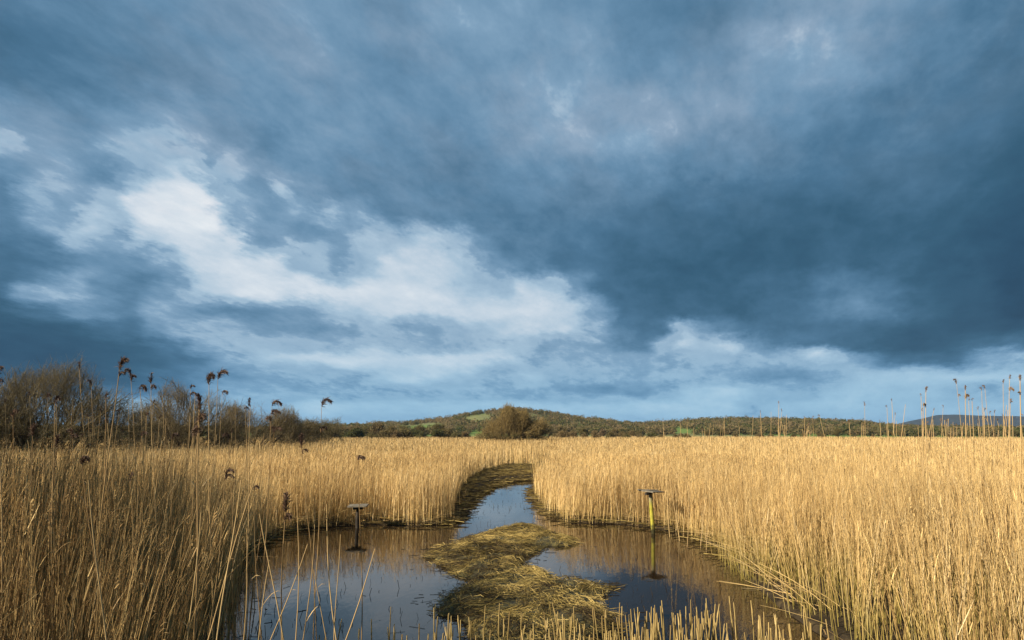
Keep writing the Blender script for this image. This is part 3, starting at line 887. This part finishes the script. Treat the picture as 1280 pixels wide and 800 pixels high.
def leaf_clumps(S, centers, n, size, spread, rg):
    i = rg.integers(0, len(centers), n)
    c = centers[i] + rg.normal(0, spread, (n, 3))
    c[:, 2] = np.maximum(c[:, 2], 0.15)
    d = rg.normal(0, 1, (n, 3)); d /= np.linalg.norm(d, axis=1, keepdims=True)
    U = np.cross(d, rg.normal(0, 1, (n, 3))); U /= np.linalg.norm(U, axis=1, keepdims=True) + 1e-9
    L = size * rg.uniform(0.5, 1.4, n)
    PP = np.stack([c - d * L[:, None] * 0.5, c, c + d * L[:, None] * 0.5], 1)
    S.blades(PP, (L * 0.30)[:, None] * np.array([0.25, 1, 0.25]), U, rnd=rg.random(n))


def shrub(name, loc, H, Rx, Ry, seed, label, mat, nst=26, kids=(8, 7, 6), leaves=0, leaf=0.1, low_share=0.55, group=None, thin=0.006, r0=0.06, cat='bush'):
    rt = empty(name, tuple(loc))
    tr, tw = branches(nst, H, Rx, Ry, seed, 3, kids, r0, thin)
    S, _ = seg_mesh('trunk', tr, seed)
    put('trunk', S.build('trunk'), M_bark, rt)
    S, _ = seg_mesh('crown', tw, seed + 1)
    put('crown', S.build('crown'), mat, rt)
    if leaves:
        rg = np.random.default_rng(seed + 2)
        c = np.array([s[1] for s in tw]); c = c[c[:, 2] < H * low_share]
        S = Soup(); leaf_clumps(S, c, leaves, leaf, leaf * 1.6, rg)
        put('undergrowth', S.build('undergrowth'), M_scrub, rt)
    tag(rt, label, cat, group)
    return rt


def place(px, Y):
    return np.array([(px - 640) / FOC * Y * (math.cos(TH) + (HOR - 400) / FOC * math.sin(TH)), Y, 0.05])


def hpx(py, Y):
    return at(640, py, Y)[2]


shrub('bare_bush', place(86, 60), hpx(462, 60), 9.8, 6.0, 41, 'large dome-shaped bare bush behind the reeds at the left edge', M_twig, 54, (8, 7, 6), 9000, 0.10, 0.45, thin=0.0065)
shrub('bare_bush', place(-30, 57), hpx(472, 57), 7.6, 5, 42, 'darker bare bush cut off by the left edge beside the large dome-shaped bush', M_twig, 32, (8, 7, 5), 7000, 0.10, 0.6, thin=0.007)
shrub('bare_bush', place(248, 72), hpx(484, 72), 7.4, 5, 43, 'twiggy pale-tipped bush right of the large dome-shaped bush', M_twig, 42, (8, 7, 5), 6000, 0.11, 0.5, thin=0.008)
shrub('bare_bush', place(186, 76), hpx(502, 76), 6.0, 4, 44, 'low dark scrubby bush filling the gap between the two large left bushes', M_twig, 28, (7, 7, 5), 7000, 0.11, 0.8, thin=0.008)
shrub('bare_bush', place(330, 92), hpx(507, 92), 8.5, 5, 45, 'low rounded bush at the right end of the left-hand thicket', M_twig, 34, (7, 7, 5), 7000, 0.12, 0.7, thin=0.010)
shrub('bare_bush', place(372, 108), hpx(516, 108), 6.0, 4, 47, 'small low bush just beyond the right end of the left-hand thicket', M_twig, 26, (7, 7, 5), 6000, 0.13, 0.8, thin=0.011)
shrub('bare_bush', place(408, 125), hpx(521, 125), 6.5, 4, 48, 'last and lowest bush where the left-hand thicket runs out', M_twig, 24, (7, 7, 5), 6000, 0.14, 0.8, thin=0.012)
shrub('round_tree', place(643, 150), hpx(511, 150), 8.6, 6.5, 46, 'round russet bare tree standing alone at the middle of the far reed edge', M_willow, 64, (9, 8, 6), 7000, 0.16, 0.35, thin=0.014, r0=0.11, cat='tree')
# unseen willows added beside the viewpoint to shade the near left reeds
for wx, wy, wh, sd_, lab in ((-14.5, 4.5, 8.0, 51, 'added unseen willow nearest the left reeds, shading the near left corner'), (-13.5, -2.0, 7.6, 52, 'added unseen shade willow behind the viewpoint on the left'), (-19.5, 10.0, 8.4, 53, 'added unseen shade willow farther along the left side of the reed bed')):
    shrub('added_shade_willow', (wx, wy, 0.05), wh, 4.2, 4.0, sd_, lab, M_twig, 34, (8, 7, 5), 17000, 0.15, 1.2, thin=0.010)


# far trees: a few kinds, then copies that share their mesh data
def tree_kind(seed, H, Rx, kind):
    rg = np.random.default_rng(seed)
    if kind == 'low':
        tr, tw = branches(14, H, Rx, Rx * 0.9, seed, 2, (7, 7), 0.10, 0.045)
    else:
        tr, tw = branches(7, H, Rx, Rx, seed, 2, (9, 8), 0.22, 0.05, 0.85)
    S1, _ = seg_mesh('trunk', tr, seed)
    S2, _ = seg_mesh('crown', tw, seed)
    c = np.array([s[1] for s in tw])
    leaf_clumps(S2, c, {'low': 3600, 'bare': 2600, 'ever': 6500}[kind], {'low': 0.30, 'bare': 0.26, 'ever': 0.40}[kind], 0.40, rg)
    return S1.build('trunk'), S2.build('crown')


kinds = {k: [tree_kind(200 + 10 * i + j, *hr, k) for j in range(3)] for i, (k, hr) in enumerate((('low', (4.6, 3.6)), ('bare', (9.5, 4.6)), ('ever', (8.6, 3.8))))}


def far_tree(px, Y, kind, sc_=1.0, label='', group=None, cat='tree', name='far_tree'):
    p = place(px, Y)
    rt = empty(name, tuple(p))
    a, b = random.choice(kinds[kind])
    oa = put('trunk', a, M_bark, rt)
    ob = put('crown', b, M_leaf, rt)
    rt.rotation_euler = (0, 0, random.random() * 6.28)
    s = sc_ * random.uniform(0.66, 0.98)
    rt.scale = (s * random.uniform(0.95, 1.3), s * random.uniform(0.95, 1.3), s)
    tag(rt, label, cat, group)
    return rt


for px in np.arange(345, 560, 17):
    far_tree(px + random.uniform(-6, 6), random.uniform(250, 330), random.choice(('bare', 'bare', 'ever')), 0.86 + 0.16 * random.random(), 'brown tree in the far treeline left of the lone round tree', 'far treeline left of the lone round tree')
for px in np.arange(340, 600, 13):
    far_tree(px + random.uniform(-5, 5), random.uniform(215, 245), 'low', random.uniform(0.75, 1.1), 'low brown scrub bush along the far reed edge, left half', 'scrub along the far reed edge left', 'bush', 'scrub_bush')
for px in np.arange(685, 800, 11):
    far_tree(px + random.uniform(-4, 4), random.uniform(300, 350), 'ever', 0.85 - 0.25 * (px - 685) / 115, 'dark green tree in the wood right of the lone round tree', 'dark wood right of the lone round tree')
for px in np.arange(690, 850, 13):
    far_tree(px + random.uniform(-5, 5), random.uniform(225, 260), 'low', random.uniform(0.6, 0.85), 'low reddish scrub bush along the far reed edge, right of the round tree', 'scrub along the far reed edge middle', 'bush', 'scrub_bush')
for px in np.arange(850, 1400, 21):
    far_tree(px + random.uniform(-8, 8), random.uniform(280, 340), random.choice(('low', 'low', 'bare')), random.uniform(0.5, 0.8), 'small tree behind the thin reeds at the right', 'far trees at the right')
for px in np.arange(-320, 340, 30):
    far_tree(px + random.uniform(-8, 8), random.uniform(110, 170), random.choice(('low', 'bare', 'low')), random.uniform(0.6, 0.85), 'tree behind the left-hand bushes', 'trees behind the left bushes')

# ------------------------------------------------------------------ hills and the wood on them
prof_x = np.array([-700, 100, 300, 380, 450, 500, 560, 600, 640, 690, 740, 790, 830, 860, 920, 1000, 1070, 1110, 1160, 1220, 1280, 1500, 1900])
prof_h = np.array([4, 4, 4, 5, 8, 10, 16, 24, 26.5, 22, 15, 10, 11, 13, 14.5, 13.5, 10, 6, 4, 3, 3, 3, 3])
azp = np.arctan2((prof_x - 640) / FOC, 1.0)


def hill_h(a, r):
    pk = np.interp(a, azp, prof_h) / FOC * 1100 * 1.0
    f = np.clip((r - 430) / 620, 0, 1); f = f * f * (3 - 2 * f)
    bump = 5 * (fbm(a * 22 + 40, r / 160.0, 301, 4) - 0.5) * f
    back = 1 - 0.6 * np.clip((r - 1150) / 900, 0, 1)
    return pk * f * back + bump


a_ = np.linspace(R(-58), R(58), 320); r_ = np.linspace(400, 2100, 70)
A, RR = np.meshgrid(a_, r_)
Zh = hill_h(A, RR) - 0.4 * (RR < 430) * 2
Vh = np.stack([RR * np.sin(A), RR * np.cos(A), Zh], -1).reshape(-1, 3)
idx = np.arange(A.size).reshape(A.shape)
Q = np.stack([idx[:-1, :-1], idx[1:, :-1], idx[1:, 1:], idx[:-1, 1:]], -1).reshape(-1, 4)[:, ::-1]
m, nt, out = newmat('hill_pasture')
geo = N(nt, 'ShaderNodeNewGeometry')
vo = N(nt, 'ShaderNodeTexVoronoi'); vo.inputs['Scale'].default_value = 0.0065
nt.links.new(geo.outputs['Position'], vo.inputs['Vector'])
sp = N(nt, 'ShaderNodeSeparateColor'); nt.links.new(vo.outputs['Color'], sp.inputs[0])
nf = noise(nt, 0.05, 4, 0.6, geo.outputs['Position'])
c = ramp(nt, [(0.0, (0.11, 0.19, 0.02)), (0.4, (0.14, 0.21, 0.025)), (0.8, (0.18, 0.17, 0.05)), (1.0, (0.13, 0.18, 0.03))], sp.outputs[0]).outputs[0]
c = mixc(nt, 0.5, c, ramp(nt, [(0.3, (0.6, 0.6, 0.6)), (0.7, (1.2, 1.2, 1.2))], nf.outputs[0]).outputs[0], 'MULTIPLY')
b = N(nt, 'ShaderNodeBsdfPrincipled'); b.inputs['Roughness'].default_value = 0.9; nt.links.new(c, b.inputs['Base Color'])
nt.links.new(b.outputs[0], out.inputs[0])
o = put('hills', mesh_np('hills', Vh, Q, smooth=True), m)
tag(o, 'low rolling hills with green pasture on the horizon', 'hills', kind='structure')

rg = np.random.default_rng(77)
n = 12000
a_ = rg.uniform(R(-56), R(56), n); r_ = 520 * (1350 / 520) ** rg.random(n)
pxs = 640 + FOC * np.tan(a_)
zz = hill_h(a_, r_)
dens = fbm(a_ * 30 + 9, r_ / 120.0, 401, 3)
open_ = np.exp(-((pxs - 603) / 15) ** 2 - ((r_ - 760) / 110) ** 2) + np.exp(-((pxs - 528) / 22) ** 2 - ((r_ - 690) / 90) ** 2) + 0.8 * np.exp(-((pxs - 852) / 16) ** 2) * (r_ < 660)
ok = (dens + 0.22 * ((pxs > 690)) - 0.9 * open_ > 0.27 + 0.1 * rg.random(n))
a_, r_, zz = a_[ok], r_[ok], zz[ok]; n = len(a_)
cr = rg.uniform(2.4, 4.8, n); hg = rg.uniform(1.1, 1.9, n) * cr
tint = np.clip(fbm(a_ * 60, r_ / 60.0, 501, 3) + rg.normal(0, 0.13, n), 0, 1)
S = Soup()
per = 64
i = np.repeat(np.arange(n), per); N_ = len(i)
d = rg.normal(0, 1, (N_, 3)); d /= np.linalg.norm(d, axis=1, keepdims=True)
q = d * (rg.random((N_, 1)) ** 0.4)
ctr = np.stack([r_ * np.sin(a_), r_ * np.cos(a_), zz + hg * 0.52], -1)
c = ctr[i] + q * np.stack([cr[i], cr[i], hg[i] * 0.52], -1)
L = rg.uniform(0.35, 0.95, N_)
dv = rg.normal(0, 1, (N_, 3)); dv /= np.linalg.norm(dv, axis=1, keepdims=True)
U = np.cross(dv, rg.normal(0, 1, (N_, 3))); U /= np.linalg.norm(U, axis=1, keepdims=True) + 1e-9
S.blades(np.stack([c - dv * L[:, None], c + dv * L[:, None]], 1), np.broadcast_to((L * 0.45)[:, None], (N_, 2)), U, rnd=np.clip(tint[i] + rg.normal(0, 0.1, N_), 0, 1))
m, nt, out = newmat('winter_wood')
c_ = ramp(nt, [(0.15, (0.085, 0.098, 0.036)), (0.4, (0.15, 0.135, 0.055)), (0.6, (0.20, 0.155, 0.075)), (0.85, (0.26, 0.19, 0.10))], attr(nt, 'rnd')).outputs[0]
leafy(nt, out, c_, 0.4, 0.9, 0.0)
o = put('hillside_wood', S.build('hillside_wood'), m)
tag(o, 'far brown and olive winter wood covering the low hills', 'wood', kind='stuff')

# far ridge
px_ = np.linspace(1020, 1900, 160)
ridge = np.interp(px_, [1020, 1100, 1125, 1165, 1190, 1230, 1280, 1400, 1600, 1900], [2, 8, 14, 22.5, 23, 21.5, 21, 24, 20, 15]) + 1.2 * (fbm(px_ / 28, px_ * 0, 7, 4) - 0.5)
prof = [(2900, 0.0), (3100, 0.35), (3350, 0.85), (3500, 1.0), (3800, 0.8), (4200, 0.0)]
Vr = np.array([[[Yd * (p - 640) / FOC, Yd, -1 + h / FOC * 3500 * f * (1 + 0.0)] for p, h in zip(px_, ridge)] for Yd, f in prof])
idx = np.arange(Vr.shape[0] * Vr.shape[1]).reshape(Vr.shape[:2])
Q = np.stack([idx[:-1, :-1], idx[:-1, 1:], idx[1:, 1:], idx[1:, :-1]], -1).reshape(-1, 4)
m, nt, out = newmat('far_forest')
geo = N(nt, 'ShaderNodeNewGeometry')
nf = noise(nt, 0.01, 5, 0.65, geo.outputs['Position'])
b = N(nt, 'ShaderNodeBsdfPrincipled'); b.inputs['Roughness'].default_value = 0.95
nt.links.new(ramp(nt, [(0.35, (0.012, 0.017, 0.013)), (0.65, (0.028, 0.033, 0.022))], nf.outputs[0]).outputs[0], b.inputs['Base Color'])
nt.links.new(b.outputs[0], out.inputs[0])
o = put('distant_hills', mesh_np('distant_hills', Vr.reshape(-1, 3), Q, smooth=True), m)
tag(o, 'far dark blue wooded ridge on the right horizon', 'hills', kind='structure')

# haze
HZ = 5.0e-5
import bmesh
bm = bmesh.new()
bmesh.ops.create_cube(bm, size=1.0)
hm = bpy.data.meshes.new('haze'); bm.to_mesh(hm); bm.free()
m, nt, out = newmat('haze')
pv = N(nt, 'ShaderNodeVolumePrincipled')
pv.inputs['Color'].default_value = (0.34, 0.58, 1.0, 1)
pv.inputs['Density'].default_value = HZ
pv.inputs['Anisotropy'].default_value = 0.0
nt.links.new(pv.outputs[0], out.inputs['Volume'])
hz = put('haze', hm, m)
hz.scale = (10400, 9000, 118); hz.location = (0, 0, 57.5)
tag(hz, 'thin bluish air over the whole marsh', 'haze', kind='stuff')

# ------------------------------------------------------------------ sky
SUN_AZ, SUN_EL = R(-120), R(27)        # azimuth from the view direction, negative = left
wd = bpy.data.worlds.new('World')
sc.world = wd
wd.use_nodes = True
nt = wd.node_tree
nt.nodes.clear()
wo = nt.nodes.new('ShaderNodeOutputWorld')
tc = N(nt, 'ShaderNodeTexCoord')
dirv = tc.outputs['Generated']
sx = N(nt, 'ShaderNodeSeparateXYZ'); nt.links.new(dirv, sx.inputs[0])
dx, dy, dz = sx.outputs
azn = math_(nt, 'ARCTAN2', dx, dy)
eln = math_(nt, 'ARCSINE', dz)
# cloud-layer coordinates: a flat layer seen in perspective, drawn out along the wind
zc = math_(nt, 'ADD', math_(nt, 'MAXIMUM', dz, 0.0), 0.24)
cb = N(nt, 'ShaderNodeCombineXYZ')
nt.links.new(math_(nt, 'DIVIDE', dx, zc), cb.inputs[0]); nt.links.new(math_(nt, 'DIVIDE', dy, zc), cb.inputs[1])
wm = N(nt, 'ShaderNodeMapping', vector_type='POINT'); wm.inputs['Rotation'].default_value = (0, 0, R(22))
nt.links.new(cb.outputs[0], wm.inputs['Vector'])
ws = N(nt, 'ShaderNodeMapping'); ws.inputs['Scale'].default_value = (1.0, 0.62, 1.0)
nt.links.new(wm.outputs[0], ws.inputs['Vector'])
plane = ws.outputs[0]
w1 = noise(nt, 4.6, 9, 0.66, plane)          # warp
off = N(nt, 'ShaderNodeVectorMath', operation='ADD'); off.inputs[1].default_value = (7.3, 2.1, 4.4)
nt.links.new(plane, off.inputs[0])
w2 = noise(nt, 4.6, 9, 0.66, off.outputs[0])
amp = math_(nt, 'MULTIPLY', math_(nt, 'ADD', math_(nt, 'MAXIMUM', eln, 0.0), 0.06), 0.34)
amp = math_(nt, 'MINIMUM', amp, 0.16)
az2 = math_(nt, 'ADD', azn, math_(nt, 'MULTIPLY', math_(nt, 'SUBTRACT', w1.outputs[0], 0.5), math_(nt, 'MULTIPLY', amp, 1.25)))
el2 = math_(nt, 'ADD', eln, math_(nt, 'MULTIPLY', math_(nt, 'SUBTRACT', w2.outputs[0], 0.5), math_(nt, 'MULTIPLY', amp, 0.8)))

# how bright the cloud cover is, by direction (rows of elevation, stops of azimuth)
ROWS = [
    (0, [(0, 95), (80, 100), (160, 108), (320, 114), (480, 112), (560, 122), (640, 127), (720, 118), (800, 108), (880, 98), (960, 112), (1015, 127), (1040, 127), (1120, 120), (1200, 105), (1280, 92)]),
    (40, [(0, 88), (80, 95), (160, 102), (320, 116), (400, 113), (480, 117), (550, 127), (640, 127), (720, 122), (800, 108), (880, 108), (960, 127), (1012, 146), (1050, 127), (1120, 120), (1200, 103), (1280, 88)]),
    (90, [(0, 92), (80, 98), (160, 104), (240, 105), (340, 122), (400, 112), (480, 110), (560, 122), (640, 126), (720, 124), (800, 116), (880, 118), (960, 127), (1040, 127), (1120, 112), (1200, 95), (1280, 80)]),
    (140, [(0, 118), (80, 114), (160, 122), (200, 127), (240, 122), (320, 118), (400, 122), (480, 114), (560, 114), (640, 127), (720, 127), (800, 127), (880, 127), (960, 116), (1040, 108), (1120, 98), (1200, 88), (1280, 78)]),
    (172, [(0, 165), (40, 120), (100, 118), (180, 165), (220, 128), (280, 118), (340, 104), (400, 126), (480, 112), (560, 112), (640, 118), (720, 132), (800, 134), (880, 116), (960, 106), (1040, 100), (1120, 92), (1200, 82), (1280, 72)]),
    (210, [(0, 112), (60, 130), (120, 112), (175, 160), (220, 178), (260, 122), (285, 160), (320, 128), (400, 112), (480, 108), (560, 104), (640, 110), (720, 112), (800, 112), (880, 106), (960, 98), (1040, 94), (1120, 88), (1200, 76), (1280, 66)]),
    (240, [(0, 102), (50, 165), (100, 132), (140, 150), (175, 212), (240, 216), (275, 130), (320, 118), (352, 178), (380, 124), (440, 108), (520, 106), (600, 102), (640, 104), (720, 102), (800, 98), (880, 90), (960, 85), (1040, 84), (1120, 80), (1200, 70), (1280, 62)]),
    (270, [(0, 100), (60, 132), (110, 180), (150, 170), (190, 216), (250, 222), (290, 140), (330, 118), (380, 150), (410, 176), (440, 130), (490, 108), (560, 104), (640, 96), (720, 92), (800, 84), (880, 78), (960, 75), (1040, 75), (1120, 72), (1200, 65), (1280, 56)]),
    (300, [(0, 95), (60, 104), (100, 165), (140, 138), (180, 180), (240, 215), (290, 205), (320, 125), (380, 112), (425, 125), (450, 175), (490, 160), (530, 182), (565, 160), (600, 116), (640, 100), (720, 88), (800, 80), (880, 72), (960, 70), (1040, 72), (1120, 70), (1200, 62), (1280, 52)]),
    (330, [(0, 84), (60, 96), (110, 112), (160, 112), (200, 130), (240, 196), (300, 216), (345, 210), (385, 150), (425, 118), (455, 160), (490, 198), (550, 190), (590, 170), (620, 120), (660, 102), (720, 88), (800, 77), (880, 70), (960, 68), (1040, 72), (1120, 75), (1200, 60), (1280, 50)]),
    (360, [(0, 84), (40, 142), (85, 148), (130, 115), (180, 100), (210, 118), (245, 180), (300, 205), (360, 208), (420, 212), (480, 206), (540, 200), (590, 175), (620, 160), (650, 190), (690, 170), (725, 110), (760, 82), (820, 74), (900, 70), (980, 74), (1050, 100), (1110, 92), (1150, 72), (1220, 60), (1280, 48)]),
    (390, [(0, 66), (60, 84), (110, 118), (160, 100), (200, 140), (235, 122), (280, 108), (330, 112), (390, 128), (430, 178), (490, 200), (560, 196), (620, 198), (680, 206), (720, 188), (750, 130), (785, 88), (840, 74), (920, 74), (1000, 88), (1060, 108), (1110, 98), (1150, 74), (1220, 58), (1280, 46)]),
    (412, [(0, 58), (80, 64), (150, 88), (190, 118), (230, 158), (270, 150), (320, 118), (380, 112), (430, 125), (465, 165), (500, 128), (550, 132), (600, 170), (650, 196), (700, 190), (740, 158), (780, 105), (820, 84), (850, 168), (880, 120), (905, 105), (950, 90), (1010, 80), (1080, 78), (1150, 64), (1220, 58), (1280, 56)]),
    (430, [(0, 55), (100, 60), (170, 70), (220, 95), (255, 150), (310, 165), (360, 150), (420, 132), (470, 165), (520, 140), (560, 132), (600, 165), (650, 170), (690, 140), (740, 128), (800, 95), (835, 160), (850, 190), (880, 175), (905, 185), (940, 128), (980, 92), (1040, 80), (1100, 68), (1160, 60), (1230, 72), (1280, 80)]),
    (448, [(0, 54), (120, 58), (190, 68), (240, 85), (290, 142), (340, 180), (400, 198), (460, 192), (520, 188), (570, 200), (620, 192), (670, 142), (730, 136), (780, 130), (830, 134), (880, 158), (930, 152), (980, 138), (1020, 196), (1045, 173), (1080, 128), (1130, 80), (1190, 75), (1235, 135), (1280, 145)]),
    (470, [(0, 56), (140, 62), (210, 80), (270, 106), (340, 142), (390, 158), (430, 146), (480, 180), (530, 188), (580, 170), (620, 142), (660, 170), (700, 160), (740, 152), (800, 134), (860, 160), (900, 132), (940, 114), (990, 112), (1040, 133), (1085, 176), (1160, 180), (1280, 182)]),
    (490, [(0, 75), (150, 88), (220, 96), (280, 132), (360, 142), (420, 140), (480, 148), (540, 142), (620, 134), (680, 134), (760, 116), (800, 122), (840, 158), (870, 180), (920, 184), (960, 154), (1010, 160), (1060, 178), (1150, 174), (1210, 150), (1240, 120), (1270, 150)]),
    (508, [(0, 150), (160, 172), (230, 150), (330, 160), (400, 192), (440, 180), (520, 175), (600, 178), (680, 180), (760, 178), (840, 186), (900, 186), (940, 156), (970, 173), (1040, 176), (1120, 172), (1280, 172)]),
    (535, [(0, 150), (400, 155), (640, 158), (900, 162), (1280, 160)]),
]
A0, A1 = R(-46), R(46)
azm = N(nt, 'ShaderNodeMapRange'); azm.inputs[1].default_value = A0; azm.inputs[2].default_value = A1
nt.links.new(az2, azm.inputs[0])
prev = None; pel = None
for py, stops in ROWS:
    els = []
    st = []
    for px, t in stops:
        d = ray(px, py); a = math.atan2(d[0], d[1])
        st.append(((a - A0) / (A1 - A0), (t / 255.0,) * 3))
    dmid = ray(640, py); el = math.asin(dmid[2] / np.linalg.norm(dmid))
    rp = ramp(nt, st, azm.outputs[0], 'EASE').outputs[0]
    if prev is None:
        prev = rp
    else:
        mr = N(nt, 'ShaderNodeMapRange', interpolation_type='SMOOTHSTEP')
        mr.inputs[1].default_value = pel; mr.inputs[2].default_value = el
        nt.links.new(el_used, mr.inputs[0]) if False else None
        # rows follow straight lines of the picture's height: use the elevation scaled by the azimuth
        nt.links.new(elq, mr.inputs[0])
        prev = mixc(nt, mr.outputs[0], prev, rp)
    pel = el
    if py == ROWS[0][0]:
        # elevation of the same row at azimuth zero: atan(tan(el)/cos(az)) approximated for a level row
        # (cosine limited so that directions beside and behind stay defined)
        csn = math_(nt, 'MAXIMUM', math_(nt, 'COSINE', azn), 0.45)
        elq = math_(nt, 'ARCTANGENT', math_(nt, 'DIVIDE', math_(nt, 'TANGENT', math_(nt, 'MINIMUM', el2, 1.4)), csn))
tone = prev
# two layers: bright high cloud, and darker ragged cloud in front of it
d1 = noise(nt, 3.6, 10, 0.58, plane); d1.inputs['Distortion'].default_value = 0.3
d2 = noise(nt, 12.0, 10, 0.66, plane); d2.inputs['Distortion'].default_value = 0.15
d3 = noise(nt, 5.0, 7, 0.6, off.outputs[0])
sepc = N(nt, 'ShaderNodeSeparateColor'); nt.links.new(tone, sepc.inputs[0])
t0 = sepc.outputs[0]


def sgn(x, k):
    return math_(nt, 'MULTIPLY', math_(nt, 'SUBTRACT', x, 0.5), k)


nh = N(nt, 'ShaderNodeMapRange'); nh.inputs[1].default_value = R(1.0); nh.inputs[2].default_value = R(10.0); nh.inputs[3].default_value = 0.55
nt.links.new(eln, nh.inputs[0])
dn = math_(nt, 'MULTIPLY', math_(nt, 'ADD', sgn(d1.outputs[0], 0.30), sgn(d2.outputs[0], 0.42)), nh.outputs[0])
mk = N(nt, 'ShaderNodeMapRange', interpolation_type='SMOOTHSTEP'); mk.inputs[1].default_value = 0.525; mk.inputs[2].default_value = 0.65
nt.links.new(math_(nt, 'ADD', t0, dn), mk.inputs[0])
low = math_(nt, 'MULTIPLY', math_(nt, 'MINIMUM', t0, 0.54), math_(nt, 'ADD', 1.11, math_(nt, 'ADD', sgn(d1.outputs[0], 0.50), sgn(d2.outputs[0], 0.46))))
high = math_(nt, 'ADD', math_(nt, 'MAXIMUM', math_(nt, 'ADD', t0, 0.02), 0.65), math_(nt, 'MULTIPLY', math_(nt, 'ADD', sgn(d3.outputs[0], 0.20), sgn(d2.outputs[0], 0.16)), nh.outputs[0]))
tm = N(nt, 'ShaderNodeMix', data_type='FLOAT')
nt.links.new(mk.outputs[0], tm.inputs[0]); nt.links.new(low, tm.inputs[2]); nt.links.new(high, tm.inputs[3])
# the sunlit rim where the ragged cloud thins
rim = math_(nt, 'MULTIPLY', math_(nt, 'MULTIPLY', mk.outputs[0], math_(nt, 'SUBTRACT', 1.0, mk.outputs[0])), 0.12)
tn = math_(nt, 'ADD', tm.outputs[0], math_(nt, 'MULTIPLY', rim, t0))


def lin(r, g, b):
    return tuple(((v / 255 + 0.055) / 1.055) ** 2.4 if v > 10 else v / 255 / 12.92 for v in (r, g, b))


cloud = ramp(nt, [(0.12, lin(17, 45, 68)), (0.22, lin(35, 71, 97)), (0.30, lin(51, 91, 117)), (0.40, lin(75, 115, 145)), (0.49, lin(102, 140, 170)), (0.59, lin(131, 164, 191)), (0.71, lin(168, 194, 214)), (0.84, lin(210, 221, 231)), (0.95, lin(240, 244, 246))], tn).outputs[0]
sky = N(nt, 'ShaderNodeTexSky', sky_type='NISHITA')
sky.sun_disc = False
sky.sun_elevation = SUN_EL
sky.sun_rotation = SUN_AZ          # measured from +Y, clockwise seen from above
sky.altitude = 0
# clear sky shows faintly between the clouds
STR = 0.10
k = N(nt, 'ShaderNodeVectorMath', operation='SCALE'); k.inputs[3].default_value = 2 ** -0.8 / STR
li = N(nt, 'ShaderNodeMapRange', interpolation_type='SMOOTHSTEP'); li.inputs[1].default_value = R(13.0); li.inputs[2].default_value = R(27.0)
nt.links.new(eln, li.inputs[0])
l2 = N(nt, 'ShaderNodeMapRange', interpolation_type='SMOOTHSTEP'); l2.inputs[1].default_value = 0.42; l2.inputs[2].default_value = 0.62
nt.links.new(d3.outputs[0], l2.inputs[0])
cloud = mixc(nt, math_(nt, 'MULTIPLY', li.outputs[0], l2.outputs[0]), cloud, mixc(nt, 1.0, cloud, (1.22, 1.06, 1.01), 'MULTIPLY'))
hb = N(nt, 'ShaderNodeMapRange', interpolation_type='SMOOTHSTEP'); hb.inputs[1].default_value = R(9.0); hb.inputs[2].default_value = R(1.5)
nt.links.new(eln, hb.inputs[0])
cloud = mixc(nt, hb.outputs[0], cloud, mixc(nt, 1.0, cloud, (0.78, 0.97, 1.04), 'MULTIPLY'))
nt.links.new(cloud, k.inputs[0])
col_ = mixc(nt, 0.985, sky.outputs[0], k.outputs[0])
bg = N(nt, 'ShaderNodeBackground'); bg.inputs[1].default_value = STR
nt.links.new(col_, bg.inputs[0]); nt.links.new(bg.outputs[0], wo.inputs[0])

sl = bpy.data.lights.new('sun', 'SUN')
sl.energy = 5.0; sl.angle = R(0.53); sl.color = (1.0, 0.87, 0.68)
so = bpy.data.objects.new('sun', sl)
sd = Vector((math.sin(SUN_AZ) * math.cos(SUN_EL), math.cos(SUN_AZ) * math.cos(SUN_EL), math.sin(SUN_EL)))
so.rotation_euler = sd.to_track_quat('Z', 'Y').to_euler()
so.location = (-20, -10, 30)
col.objects.link(so)

vs = sc.view_settings
vs.view_transform = 'Standard'; vs.look = 'None'; vs.exposure = 0.8; vs.gamma = 1.0; vs.use_curve_mapping = False
sc.cycles.max_bounces = 6
sc.cycles.transparent_max_bounces = 6
sc.cycles.volume_bounces = 0
sc.cycles.use_denoising = True
